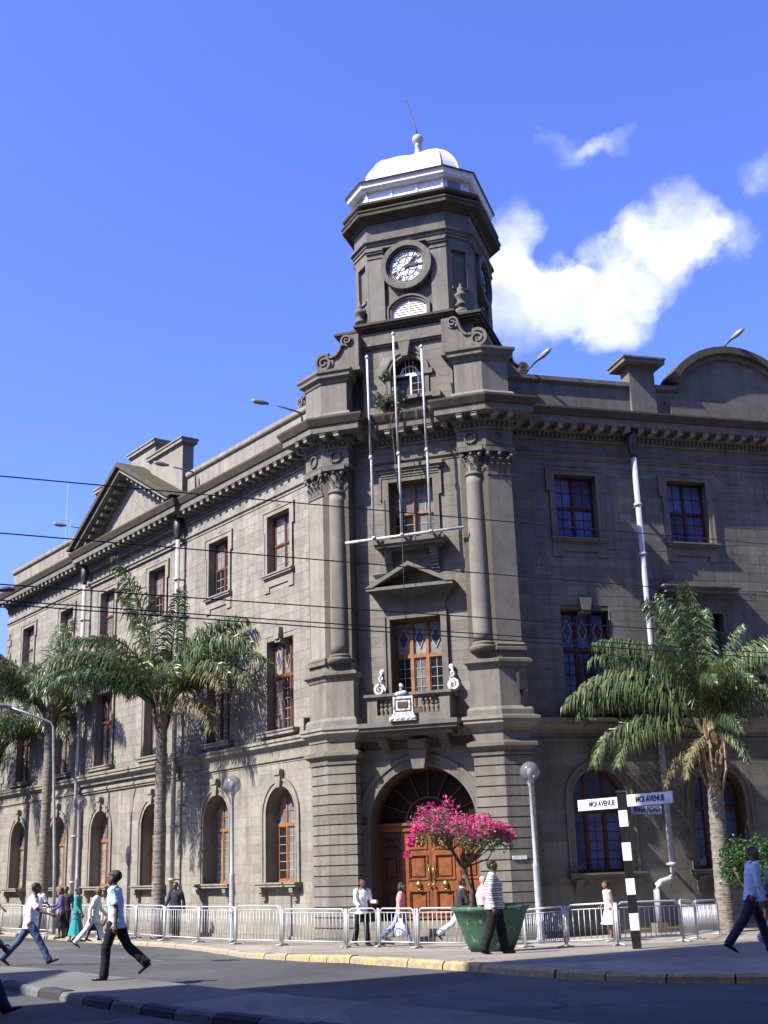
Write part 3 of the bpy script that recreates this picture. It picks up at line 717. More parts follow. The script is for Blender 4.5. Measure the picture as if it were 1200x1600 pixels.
# ------------------------------------------------------------------ windows of the two long sides
def bars(mb, xs, zs, n0, n1, x0, x1, z0, z1, w=.018):
    for x in xs: mb.box(x-w/2, x+w/2, n0, n1, z0, z1)
    for z in zs: mb.box(x0, x1, n0+.003, n1-.003, z-w/2, z+w/2)
def casement(mb, gl, x0, x1, z0, z1, nf, cols, rows, st=.055, gi=0):
    lead = 7 if gi == 0 else None
    "one glazed leaf: stiles, rails, glazing bars and its pane"
    q_ = rnd.random(); gi = (5 if q_ < .4 else 4 if q_ > .85 else gi) if gi == 0 else (6 if q_ < .7 else 4 if q_ > .92 else gi) if gi == 1 else gi
    for a, b in ((x0, x0+st), (x1-st, x1)): mb.box(a, b, nf-.05, nf, z0, z1)
    mb.box(x0+st, x1-st, nf-.05, nf-.002, z0, z0+st); mb.box(x0+st, x1-st, nf-.05, nf-.002, z1-st, z1)
    a, b, c, d = x0+st, x1-st, z0+st, z1-st
    tb = mb if lead is None else gl; tb.mi = 0 if lead is None else 7
    bars(tb, [a+(b-a)*i/cols for i in range(1, cols)], [c+(d-c)*i/rows for i in range(1, rows)], nf-.035, nf-.008, a, b, c, d, .018 if lead is None else .013); tb.mi = 0
    # every pane tilts a little, as hand-set glass does
    for i in range(cols):
        for j in range(rows):
            xa, xb, za, zb = a+(b-a)*i/cols, a+(b-a)*(i+1)/cols, c+(d-c)*j/rows, c+(d-c)*(j+1)/rows
            t1, t2 = rnd.uniform(-.006, .006), rnd.uniform(-.006, .006); gl.mi = gi
            gl.add([(xa, -nf+.028+t1, za), (xb, -nf+.028-t1, za), (xb, -nf+.028+t2, zb), (xa, -nf+.028-t2, zb)], [(0, 1, 2, 3)])
def diamond(mb, gl, x0, x1, z0, z1, nf, gi):
    cx, cz = (x0+x1)/2, (z0+z1)/2; hx, hz = (x1-x0)*.40, (z1-z0)*.34; w = .009; gl.mi = 7
    P4 = [(cx, cz-hz), (cx+hx, cz), (cx, cz+hz), (cx-hx, cz)]
    for p, q in zip(P4, P4[1:]+P4[:1]):
        d = Vector((q[0]-p[0], q[1]-p[1])).normalized(); nn = Vector((-d.y, d.x))*w
        gl.prism([(p[0]-nn.x, p[1]-nn.y), (q[0]-nn.x, q[1]-nn.y), (q[0]+nn.x, q[1]+nn.y), (p[0]+nn.x, p[1]+nn.y)], nf-.03, nf-.005)
    gl.mi = gi; gl.add([(x, -nf+.022, z) for x, z in P4], [(0, 1, 2, 3)]); gl.mi = 0
GL = [M['glass'], M['glass_b'], M['glass_g'], M['glass_r'], M['glass_d'], M['glass_c'], M['glass_n'], M['lead']]
def frame_rect(mb, hw, z0, z1, nf, w=.05):
    mb.box(-hw, -hw+w, nf-.08, nf, z0, z1); mb.box(hw-w, hw, nf-.08, nf, z0, z1)
    mb.box(-hw+w, hw-w, nf-.08, nf-.001, z0, z0+w); mb.box(-hw+w, hw-w, nf-.08, nf-.001, z1-w, z1)
def window_top(nf, g, hw=.70, z0=11.55, z1=13.6):
    f, gl = MB(), MB(); frame_rect(f, hw, z0, z1, nf); zt = z0+(z1-z0)*.5
    f.box(-hw+.05, hw-.05, nf-.08, nf+.01, zt-.025, zt+.025); f.box(-.028, .028, nf-.08, nf+.014, z0+.07, z1-.07)
    for sg in (0, 1):
        a, b = (-hw+.05, -.028) if sg == 0 else (.028, hw-.05)
        casement(f, gl, a, b, z0+.05, zt-.025, nf-.015, 2, 3, .035, g); casement(f, gl, a, b, zt+.025, z1-.05, nf-.015, 2, 2, .035, g)
    return f, gl
def window_mid(nf, g, hw=.80, z0=6.3, z1=9.3, zt=8.12, dg=(1, 2, 3), cols=3, rows=5):
    f, gl = MB(), MB(); frame_rect(f, hw, z0, z1, nf)
    f.box(-hw+.07, hw-.07, nf-.08, nf+.01, zt-.05, zt+.05)
    xs = [-hw+.07+(2*hw-.14)*i/cols for i in range(cols+1)]
    for x in xs[1:-1]: f.box(x-.04, x+.04, nf-.08, nf+.014, z0+.07, z1-.07)
    for i in range(cols):
        a = xs[i]+(.04 if i else 0); b = xs[i+1]-(.04 if i < cols-1 else 0)
        casement(f, gl, a, b, z0+.07, zt-.05, nf-.015, 2, rows, .035, g)
        casement(f, gl, a, b, zt+.05, z1-.07, nf-.015, 1, 1, .03, g); diamond(f, gl, a+.03, b-.03, zt+.08, z1-.1, nf-.008, dg[i % 3])
    return f, gl
def arc_xz(cx, zs, r, n=20, a0=0., a1=math.pi): return [(cx+r*math.cos(a0+(a1-a0)*i/n), zs+r*math.sin(a0+(a1-a0)*i/n)) for i in range(n+1)]
def ring(mb, cx, zs, r0, r1, n0, n1, n=20, a0=0., a1=math.pi):
    o = arc_xz(cx, zs, r1, n, a0, a1); i_ = arc_xz(cx, zs, r0, n, a0, a1)
    for q in range(n): mb.prism([o[q], o[q+1], i_[q+1], i_[q]], n0, n1)
def window_arch(nf, g, hw=.86, z0=1.67, zs=3.72):
    f, gl = MB(), MB(); w = .07
    f.box(-hw, -hw+w, nf-.08, nf, z0, zs); f.box(hw-w, hw, nf-.08, nf, z0, zs); f.box(-hw+w, hw-w, nf-.08, nf-.001, z0, z0+w)
    ring(f, 0, zs, hw-w, hw, nf-.08, nf); f.box(-hw+w, hw-w, nf-.08, nf+.012, zs-.36, zs-.26)
    zt = zs-.36
    xs = [-hw+w, -.29, .29, hw-w]
    for i in range(3):
        a, b = xs[i]+(.035 if i else 0), xs[i+1]-(.035 if i < 2 else 0)
        casement(f, gl, a, b, z0+w, zt, nf-.015, 2 if i == 1 else 1, 6, .035, g)
    for x in (-.29, .29): f.box(x-.035, x+.035, nf-.08, nf+.008, z0+w, zs+math.sqrt((hw-w)**2-.1))
    f.box(-hw+.08, hw-.08, nf-.04, nf-.01, zs+.12, zs+.15)
    pts = [(-hw+w, zs-.26), (hw-w, zs-.26)]+arc_xz(0, zs, hw-w, 16); gl.mi = g; gl.add([(x, -nf+.03, z) for x, z in pts], [tuple(range(len(pts)))])
    return f, gl
def surround_top(hw=.70, z0=11.55, z1=13.6):
    s = MB(); a, b = hw, hw+.19
    for n, w0, w1 in ((.05, a, b), (.075, b-.06, b)):
        for sg in (-1, 1):
            x0, x1 = sorted((sg*w0, sg*w1)); s.box(x0, x1, -.05, n, z0-.1, z1-.55)
        ee = .10
        for sg in (-1, 1):
            x0, x1 = sorted((sg*(w0 if w0 == a else w0+ee), sg*(w1+ee))); s.box(x0, x1, -.05, n+.001, z1-.55, z1+.2)
        s.box(-a if n < .06 else -b-ee+.06, a if n < .06 else b+ee-.06, -.05, n-.001, z1 if n < .06 else z1+.14, z1+.2)
    # apron with its ears under the sill
    s.box(-b, b, -.05, .045, z0-.42, z0-.13)
    for sg in (-1, 1): x0, x1 = sorted((sg*(b-.3), sg*b)); s.box(x0, x1, -.05, .047, z0-.6, z0-.42)
    return s
def sill_mb(hw, z, proj, th=.12, br=False):
    s = MB(); s.box(-hw, hw, -.3, proj, z-.05, z); s.box(-hw+.03, hw-.03, -.05, proj-.035, z-th, z-.05); s.box(-hw+.1, hw-.1, -.05, proj*.45, z-th-.06, z-th)
    if br:
        for sg in (-1, 1):
            c = sg*(hw-.3)
            for i, (zz, n) in enumerate([(0, .26), (.06, .25), (.12, .2), (.18, .12), (.24, .12), (.3, .1), (.36, .04)]): s.box(c-.1, c+.1, -.05, n*proj/.3, z-th-.04-zz-.06, z-th-.04-zz+.0)
    return s
def surround_mid(kind, hw=.80, z0=6.3, z1=9.3):
    s = MB()
    if kind == 'plain':
        for sg in (-1, 1):
            x0, x1 = sorted((sg*(hw), sg*(hw+.012))); s.box(x0, x1, -.05, .012, z0, z1)
        s.prism([(-.13, z1-.02), (.13, z1-.02), (.19, z1+.36), (-.19, z1+.36)], -.05, .16); s.prism([(-.16, z1-.12), (.16, z1-.12), (.17, z1-.02), (-.17, z1-.02)], -.3, .1)
    else:
        for sg in (-1, 1):
            x0, x1 = sorted((sg*hw, sg*(hw+.2))); s.box(x0, x1, -.05, .06, z0, z1+.2)
            x0, x1 = sorted((sg*(hw+.14), sg*(hw+.2))); s.box(x0, x1, -.05, .09, z0, z1+.14)
        s.box(-hw, hw, -.05, .058, z1, z1+.2)
        s.box(-hw-.2, hw+.2, -.05, .07, z1+.2, z1+.46)
        for i, (zz, n, e) in enumerate([(.46, .12, .26), (.52, .2, .32), (.58, .36, .46), (.7, .42, .52), (.75, .46, .56)]):
            s.box(-hw-e, hw+e, -.05, n, z1+zz, z1+(zz+.07 if zz < .57 else zz+.12 if zz < .7 else zz+.05))
        s.prism([(-hw-.5, z1+.8), (hw+.5, z1+.8), (hw+.2, z1+.98), (-hw-.2, z1+.98)], -.05, .16)
    return s
def surround_arch(hw=.86, z0=1.67, zs=3.72):
    s = MB()
    for r0, r1, n in ((hw, hw+.24, .035), (hw+.16, hw+.24, .07), (hw, hw+.05, .05)):
        for sg in (-1, 1): x0, x1 = sorted((sg*r0, sg*r1)); s.box(x0, x1, -.05, n, z0, zs)
        ring(s, 0, zs, r0, r1, -.05, n+.001, 22)
    s.prism([(-.12, zs+hw-.04), (.12, zs+hw-.04), (.2, zs+hw+.5), (-.2, zs+hw+.5)], -.05, .15); s.prism([(-.15, zs+hw+.34), (.15, zs+hw+.34), (.22, zs+hw+.52), (-.22, zs+hw+.52)], .1, .19)
    return s
REVEAL = {'top': -.24, 'mid': -.26, 'arch': -.40}
WIN = {}
def make_windows(k, wood, g, trim):
    for typ, fn, sr, sl in [('top', window_top, surround_top(), sill_mb(.95, 11.55, .17)), ('mid_plain', window_mid, surround_mid('plain'), sill_mb(1.12, 6.32, .26, .16)),
                            ('mid_hood', window_mid, surround_mid('hood'), sill_mb(1.12, 6.32, .26, .16)), ('arch', window_arch, surround_arch(), sill_mb(1.2, 1.67, .3, .13, True))]:
        base_ = None
        for vv_ in range(3):
            f, gl = fn(REVEAL[typ.split('_')[0]], g); base_ = base_ or (f.mesh('window', wood[typ.split('_')[0]]), sr.mesh('surround', trim), sl.mesh('sill', trim))
            WIN[k, typ, vv_] = (base_[0], gl.mesh('panes', GL), base_[1], base_[2], gl)
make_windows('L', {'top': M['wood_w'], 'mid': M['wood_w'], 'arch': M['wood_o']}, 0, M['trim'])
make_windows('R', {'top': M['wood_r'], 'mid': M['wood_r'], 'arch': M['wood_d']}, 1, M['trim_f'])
def glaze(gl, w, m):
    "every pane of a near window is an object of its own; the lead bars between them stay together"
    bars_ = MB()
    for f, mi in zip(gl.f, gl.m):
        vs = [gl.v[i] for i in f]; q = tuple(range(len(f)))
        if mi == 7: bars_.add(vs, [q])
        else: part('pane', MB().add(vs, [q]), GL[mi], w, m)
    if bars_.v: part('glazing_bars', bars_, M['lead'], w, m)
NEAR = {('L', -3.85), ('L', -7.9), ('R', 4.05), ('R', 7.93)}
def put_window(k, c, typ):
    f, pm, sr, sl, gl = WIN[k, typ, rnd.randrange(3)]; m = FR[k] @ Matrix.Translation((c, 0, 0))
    w = link('window', f, bld, m)
    if (k, c) in NEAR and (typ == 'top' or (typ[:3] == 'mid' and c in (-3.85, 4.05))): glaze(gl, w, m)
    else: link('panes', pm, w, m)['kind'] = 'stuff'
    link('surround', sr, w, m); link('sill', sl, w, m)
for k, xs in (('L', LX), ('R', RX)):
    for c, kind in xs: put_window(k, c, 'top'); put_window(k, c, 'mid_'+kind); put_window(k, c, 'arch')
# dark rooms behind the glass: floors and a back wall inside
for z in (5.5, 10.5): piece('storey_floor', MB().slab([P2('L', W_END, -.7), P2('F', -1.6, -1.3), P2('F', 1.6, -1.3), P2('R', E_END, -.7), P2('R', E_END, -9), P2('L', W_END, -9)], z, z+.2), M['wood_d'])

# ---- rainwater pipes
def downpipe(k, s, m, bottom=.05, elbow=False):
    b = MB(); n = .31; r = .085
    if not elbow: b.tube([(s, -n, bottom), (s, -n, 14.25)], r, 12)
    else: b.tube([(s, -n, 14.25), (s, -n, 1.62), (s-.03, -n, 1.5), (s-.15, -n, 1.42), (s-.42, -n, 1.36), (s-.54, -n, 1.28), (s-.58, -n, 1.15), (s-.58, -n, .2)], r*1.05, 12)
    for z in (1.8, 3.6, 7.6, 9.3, 11, 12.6): b.lathe([(r*1.55, 0), (r*1.55, .09)], 12, (s, -n, z)); b.box(s-.04, s+.04, 0, n, z+.02, z+.07)
    p = piece('downpipe', b, m, k)
    h = MB(); h.lathe([(.1, 14.2), (.1, 14.3), (.17, 14.5), (.17, 15.1)], 10, (s, -n, 0)); part('rain_head', h, M['iron'], p, FR[k])
    if elbow: q = MB(); q.box(s-.74, s-.42, .12, .5, 0, .26); part('footing', q, M['trim_f'], p, FR[k])
downpipe('L', -10.53, M['pipe']); downpipe('L', -19.14, M['pipe']); downpipe('R', 6.02, M['pole'], elbow=True)
b = MB(); b.tube([(14.0, -.31, .05), (14.0, -.31, 14.25)], .1, 12); piece('downpipe', b, M['pole'], 'R')

# ------------------------------------------------------------------ the entrance bay
F = FR['F']
# arch mouldings and keystone
s = MB()
for r0, r1, n in ((1.6, 1.93, -.46), (1.83, 1.95, -.42), (1.6, 1.68, -.44)):
    for sg in (-1, 1): x0, x1 = sorted((CX+sg*r0, CX+sg*r1)); s.box(x0 if sg > 0 else max(x0, -1.79), x1 if sg < 0 else min(x1, 1.78), -.56, n, .54, 3.2)
    ring(s, CX, 3.2, r0, r1, -.56, n+.001, 30, R_(8) if r1 > 1.8 else 0, math.pi-(R_(8) if r1 > 1.8 else 0))
piece('arch_moulding', s, M['trim_f'], 'F')
s = MB(); s.prism([(CX-.17, 4.72), (CX+.17, 4.72), (CX+.3, 5.42), (CX-.3, 5.42)], -.55, -.2); s.prism([(CX-.24, 5.3), (CX+.24, 5.3), (CX+.3, 5.55), (CX-.3, 5.55)], -.55, -.1)
piece('keystone', s, M['trim_f'], 'F')
# steps
for i, (z0, z1, n) in enumerate([(0, .18, .95), (.18, .36, .6), (.36, .54, .22)]):
    mb = MB(); mb.box(-1.74, 1.73, -1.3, n, z0+.002, z1); piece('entrance_step', mb, M['trim'], 'F')
# door: fixed side panels, two carved leaves, transom and fanlight
DN = -1.15
door = MB(); door.box(CX-1.6, CX+1.6, DN-.12, DN+.08, 3.0, 3.2); door.box(CX-1.6, CX+1.6, DN-.12, DN+.13, 3.16, 3.24)
for x in (-1.6, -.86, .82, 1.54): door.box(CX+x, CX+x+.06, DN-.12, DN+.05, .54, 3.0)
door = piece('entrance_door', door, M['wood'], 'F')
def leaf(name, x0, x1, lm, carved=True):
    d = MB(); z0, z1 = .56, 2.99; n = DN; d.box(x0, x1, n-.06, n-.02, z0, z1)
    st = .1; x0i, x1i = x0+st, x1-st
    d.box(x0, x0i, n-.02, n+.03, z0, z1); d.box(x1i, x1, n-.02, n+.03, z0, z1)
    zz = [z0, z0+.12, z0+.78, z0+1.06, z0+1.78, z0+1.92, z1-.1, z1]
    for a, b in ((zz[0], zz[1]), (zz[2], zz[3]), (zz[4], zz[5]), (zz[6], zz[7])): d.box(x0i, x1i, n-.02, n+.029, a, b)
    for a, b in ((zz[1], zz[2]), (zz[3], zz[4]), (zz[5], zz[6])):
        for q in range(2): # bolection moulding
            w = .035; o = q*w; nn = n+.055-q*.03
            d.box(x0i+o, x1i-o, n-.02, nn, a+o, a+o+w); d.box(x0i+o, x1i-o, n-.02, nn, b-o-w, b-o); d.box(x0i+o, x0i+o+w, n-.02, nn-.001, a+o+w, b-o-w); d.box(x1i-o-w, x1i-o, n-.02, nn-.001, a+o+w, b-o-w)
        if b != zz[6] or not carved: d.box(x0i+.11, x1i-.11, n-.02, n+.02, a+.11, b-.11)
        else:
            cx, cz = (x0i+x1i)/2, (a+b)/2
            for i in range(10): an = 2*math.pi*i/10; d.ball((cx+.16*math.cos(an), -n-.0, cz+.13*math.sin(an)), (.05, .03, .045), 6)
            d.ball((cx, -n-.01, cz), (.06, .04, .06), 8)
            for sx in (-1, 1):
                for sz in (-1, 1): d.ball((cx+sx*.2, -n, cz+sz*.17), (.035, .03, .035), 6)
    return part(name, d, lm, door, F)
leaf('side_panel', CX-1.54, CX-.86, M['wood_d']); leaf('door_leaf', CX-.80, CX+.008, M['wood']); leaf('door_leaf', CX+.016, CX+.82, M['wood']); leaf('side_panel', CX+.88, CX+1.54, M['wood'])
h = MB()
for x in (-.06, .075):
    h.tube([(CX+x, -DN-.03, 1.62), (CX+x, -DN-.10, 1.68), (CX+x, -DN-.10, 1.92), (CX+x, -DN-.03, 1.98)], .018, 8); h.box(CX+x-.03, CX+x+.03, DN+.02, DN+.045, 1.5, 2.05)
    h.ball((CX+x, -DN-.1, 1.48), .04, 8)
for x in (-.38, .42): h.ball((CX+x, -DN-.06, 1.5), (.085, .07, .1), 10); h.tube([(CX+x+.075*math.cos(a), -DN-.12, 1.44+.085*math.sin(a)) for a in [q*math.pi/6 for q in range(13)]], .014, 6)
part('handles', h, M['brass'], door, F)
fl = MB(); ring(fl, CX, 3.2, 1.52, 1.6, DN-.1, DN+.04, 30)
ring(fl, CX, 3.24, .68, .74, DN-.06, DN+.03, 24)
for i in range(1, 8): a = math.pi*i/8; d = Vector((math.cos(a), math.sin(a))); nn = Vector((-d.y, d.x))*.02; p0, p1 = d*.74, d*1.53; fl.prism([(CX+p0.x+nn.x, 3.24+p0.y+nn.y), (CX+p0.x-nn.x, 3.24+p0.y-nn.y), (CX+p1.x-nn.x, 3.2+p1.y-nn.y), (CX+p1.x+nn.x, 3.2+p1.y+nn.y)], DN-.05, DN+.02)
fl = part('fanlight', fl, M['wood_d'], door, F)
g = MB(); pts = arc_xz(CX, 3.22, 1.55, 24); g.add([(x, -DN+.05, z) for x, z in pts], [tuple(range(len(pts)))]); part('glass', g, M['glass_fan'], door, F)
# balcony on the string course
s = MB(); BX0, BX1 = -1.28, 1.22
s.box(BX0-.2, BX1+.2, -.55, .36, 5.8, 5.9); s.box(BX0-.24, BX1+.24, -.55, .42, 5.9, 6.03); s.box(BX0, BX1, -.55, .22, 5.66, 5.8)
for c in (-.95, .9):
    for i, (zz, n) in enumerate([(5.3, -.3), (5.4, -.15), (5.5, .02), (5.58, .12)]): s.box(c-.14, c+.14, -.55, n, zz, zz+.12 if i < 3 else 5.662)
bal = piece('balcony', s, M['trim_f'], 'F')
s = MB(); s.box(BX0, BX1, .0, .28, 6.03, 6.25)
for a, b in ((BX0, BX0+.3), (BX1-.3, BX1)): s.box(a, b, .01, .27, 6.25, 6.72)
for sg, a in ((0, BX0), (1, BX1-.2)): s.box(a+.02, a+.18, -.5, .0, 6.03, 6.72)
part('balcony_pedestals', s, M['stone_f'], bal, F)
s = MB(); s.box(BX0-.03, BX1+.03, -.02, .3, 6.72, 6.78); s.box(BX0-.08, BX1+.08, -.05, .35, 6.78, 6.86)
for a in (BX0-.08, BX1-.16): s.box(a, a+.24, -.5, -.05, 6.72, 6.86)
part('rail', s, M['trim_f'], bal, F)
bmb = MB(); bmb.lathe([(.055, 0), (.06, .03), (.035, .06), (.075, .14), (.065, .2), (.032, .23), (.032, .24), (.065, .27), (.075, .33), (.035, .41), (.06, .44), (.055, .47)], 10); BAL = bmb.mesh('baluster', M['trim_f'])
for x in [BX0+.30+.11+i*.135 for i in range(4)]+[BX1-.30-.11-i*.135 for i in range(4)]: link('baluster', BAL, bal, F @ Matrix.Translation((x, -.14, 6.25)))
# white plaque in the middle of the balcony
s = MB(); PXc = -.14
s.box(PXc-.30, PXc+.30, .27, .42, 6.22, 6.74); s.box(PXc-.36, PXc+.36, .27, .46, 6.06, 6.16); s.prism([(PXc-.40, 6.035), (PXc+.40, 6.035), (PXc+.36, 6.1), (PXc-.36, 6.1)], .27, .5); s.box(PXc-.33, PXc+.33, .27, .44, 6.16, 6.24)
for i in range(5): s.ball((PXc-.32+.16*i, -.46, 6.1), (.1, .07, .07), 8)
plq = piece('date_plaque', s, M['white_rough'], 'F')
s = MB()
for a, b, c, d in ((PXc-.25, PXc+.25, 6.31, 6.335), (PXc-.25, PXc+.25, 6.645, 6.67)): s.box(a, b, .42, .435, c, d)
for a in (PXc-.25, PXc+.225): s.box(a, a+.025, .42, .434, 6.335, 6.645)
s.box(PXc-.16, PXc+.16, .42, .432, 6.40, 6.58); s.mi = 1
part('plaque_border', s, [M['iron'], M['iron']], plq, F)
s = MB(); s.tube([(PXc-.05, -.36, 6.84), (PXc-.05, -.40, 6.98), (PXc-.03, -.44, 7.05), (PXc+.03, -.46, 7.02)], .045, 8); s.ball((PXc-.1, -.38, 6.82), (.16, .08, .07), 8); s.ball((PXc+.04, -.4, 6.85), (.1, .07, .06), 8); s.ball((PXc-.04, -.42, 7.06), .06, 8)
part('crest', s, M['white_rough'], plq, F)
def text_mesh(txt, size, mat, name='lettering', depth=.0, ax='CENTER', sx=1., bold=0.):
    cu = bpy.data.curves.new(name, 'FONT'); cu.body = txt; cu.size = size; cu.align_x = ax; cu.align_y = 'CENTER'; cu.extrude = depth; cu.offset = bold
    o = bpy.data.objects.new(name, cu); COL.objects.link(o); dg = bpy.context.evaluated_depsgraph_get(); dg.update()
    me = bpy.data.meshes.new_from_object(o.evaluated_get(dg)); bpy.data.objects.remove(o); bpy.data.curves.remove(cu)
    for v in me.vertices: v.co = (v.co.x*sx, -v.co.z, v.co.y)
    me.materials.clear(); me.materials.append(mat); me.name = name; return me
link('numerals', text_mesh('1920', .17, M['brass'], depth=.004, sx=.8), plq, F @ Matrix.Translation((PXc, -.438, 6.49)))
# windows of the entrance bay
f, gl = window_mid(-.88, 0, .80, 6.5, 9.2, 8.1, (3, 1, 2)); m = F @ Matrix.Translation((CX, 0, 0))
w = part('window', f, M['wood_o'], bld, m); glaze(gl, w, m)
s = MB()
for sg in (-1, 1):
    x0, x1 = sorted((sg*.80, sg*1.0)); s.box(x0, x1, -.56, -.44, 6.03, 9.4); x0, x1 = sorted((sg*.93, sg*1.0)); s.box(x0, x1, -.56, -.40, 6.03, 9.3)
s.box(-.80, .80, -.56, -.442, 9.2, 9.4); part('surround', s, M['trim_f'], w, m)
f, gl = window_top(-.86, 0, .72, 11.6, 13.55); m2 = F @ Matrix.Translation((CX+.02, 0, 0)); w = part('window', f, M['wood_o'], bld, m2); glaze(gl, w, m2)
s = surround_top(.72, 11.6, 13.55); part('surround', s, M['trim_f'], w, F @ Matrix.Translation((CX+.02, .5, 0)))
s = MB(); s.box(-1.0, 1.0, -.55, -.36, 13.85, 13.95); s.box(-1.1, 1.1, -.55, -.3, 13.95, 14.08); s.box(-.95, .95, -.55, -.4, 13.76, 13.85)
part('cap_moulding', s, M['trim_f'], w, m2)
s = MB(); s.box(-1.13, 1.13, -.86, .04, 11.46, 11.58); s.box(-1.08, 1.08, -.55, -.02, 11.36, 11.46); s.box(-1.0, 1.0, -.55, -.16, 11.28, 11.36)
for c in (-.72, .72):
    for i in range(8): t = i/8; s.box(c-.12, c+.12, -.55, -.18-.34*t**1.5, 11.28-.09*(i+1), 11.28-.09*i)
part('sill', s, M['trim_f'], w, m2)
s = MB(); s.box(CX-.98, CX+.98, -.55, -.46, 9.4, 9.62)
for i in range(9): t = i/8; s.box(CX-1.0-.3*t**1.6, CX+1.0+.3*t**1.6, -.55, -.44+.42*t**1.6, 9.62+.045*i, 9.62+.045*(i+1))
s.box(CX-1.36, CX+1.36, -.55, .06, 10.025, 10.12); s.prism([(CX-1.2, 10.12), (CX+1.2, 10.12), (CX, 10.74)], -.55, -.42)
hood = piece('window_pediment', s, M['trim_f'], 'F')
s = MB()
for sg in (-1, 1): s.prism([(CX+sg*1.40, 10.12), (CX, 10.84), (CX, 10.72), (CX+sg*1.15, 10.121)][::sg], -.55, .09)
part('raking_moulding', s, M['trim_f'], hood, F)
# white scrolls at the foot of the window frame
def spiral(mb, c, r0, turns, th, nf0, nf1, sg=1, a0=0., n=36):
    o = []; i_ = []
    for q in range(n+1):
        t = q/n; a = a0+sg*turns*2*math.pi*t; r = r0*(1-.86*t); w = th*(1-.6*t)
        o.append((c[0]+r*math.cos(a), c[1]+r*math.sin(a))); i_.append((c[0]+max(.002, r-w)*math.cos(a), c[1]+max(.002, r-w)*math.sin(a)))
    for q in range(n): mb.prism([o[q], o[q+1], i_[q+1], i_[q]][::sg], nf0, nf1)
for sg in (-1, 1):
    s = MB(); x = CX+sg*1.14; spiral(s, (x, 7.08), .2, 1.6, .075, -.55, -.28, -sg, R_(90)); s.prism([(x+q*.19*math.cos(0)*0+.185*math.cos(a), 7.08+.185*math.sin(a)) for q in (1,) for a in [2*math.pi*i/20 for i in range(20)]], -.55, -.34)
    spiral(s, (x-sg*.05, 7.42), .11, 1.3, .05, -.55, -.34, sg, R_(-90)); s.tube([(x-sg*.12, .42, 7.25), (x-sg*.02, .40, 7.5), (x-sg*.08, .42, 7.66)], .045, 8); s.ball((x-sg*.06, .42, 7.62), (.09, .06, .09), 8)
    piece('carved_scroll', s, M['white_rough'], 'F')
# ------------------------------------------------------------------ attic over the entrance
AXC = .1
mb = MB(); mb.box(-2.05, 2.25, -5.3, -.92, 15.7, 18.75); piece('attic', mb, M['stone_t'], 'F')
aops = [arch(AXC, .56, 16.35, 17.2)]
mb = MB(); wall_panel(mb, AXC-1.5, AXC+1.5, 15.7, 18.75, -.92, -.58, aops); piece('attic_front', mb, M['stone_t'], 'F')
sts = ashlar('F', -.55, AXC-1.5, AXC+1.5, lev(15.75, 16.35, 17.2, 18.2), [arch(AXC, .74, 16.35, 17.2)], (.5, .8))
r = MB()
for k, p, q, n0 in sts: r.tint = q.t[0]; r.add(q.v, q.f)
piece('stone_courses', r, M['stone_f'], 'F', kind='stuff')
s = MB(); s.box(AXC-1.55, AXC+1.55, -.6, -.46, 18.2, 18.27); s.box(AXC-1.6, AXC+1.6, -.6, -.40, 18.27, 18.36); s.box(AXC-1.52, AXC+1.52, -.6, -.52, 18.36, 18.76)
piece('attic_band', s, M['trim_f'], 'F')
s = MB(); ring(s, AXC, 17.2, .56, .74, -.7, -.49, 22); ring(s, AXC, 17.2, .68, .74, -.7, -.45, 22)
for sg in (-1, 1): x0, x1 = sorted((AXC+sg*.56, AXC+sg*.72)); s.box(x0, x1, -.7, -.50, 16.35, 17.1); x0, x1 = sorted((AXC+sg*.54, AXC+sg*.86)); s.box(x0, x1, -.7, -.45, 17.05, 17.22)
s.prism([(AXC-.1, 17.7), (AXC+.1, 17.7), (AXC+.2, 18.19), (AXC-.2, 18.19)], -.6, -.28); s.box(AXC-.9, AXC+.9, -.7, -.36, 16.24, 16.36); s.box(AXC-1.0, AXC-.8, -.6, -.35, 16.2, 16.36); s.box(AXC+.85, AXC+1.12, -.6, -.34, 16.18, 16.36)
aw = piece('attic_window', s, M['trim_f'], 'F')
f, gl = MB(), MB(); casement(f, gl, AXC+.02, AXC+.56, 16.36, 17.2, -.76, 2, 3, .055, 0); f.box(AXC-.56, AXC+.56, -.84, -.76, 17.2, 17.26)
for i in range(1, 6): a = math.pi*i/6; f.box(AXC+.25*math.cos(a)-.01, AXC+.25*math.cos(a)+.01, -.82, -.79, 17.26, 17.26+.5*math.sin(a))
ring(f, AXC, 17.22, .28, .31, -.82, -.79, 14)
f.box(AXC-.56, AXC-.5, -.84, -.76, 16.36, 17.2)
part('sash', f, M['white'], aw, F); part('panes', gl, GL, aw, F)
mb = MB(); mb.box(AXC-.6, AXC+.6, -.918, -.905, 16.3, 17.9); part('dark_room_sheet', mb, M['black'], aw, F)  # black sheet behind the open sash stands in for the room's darkness
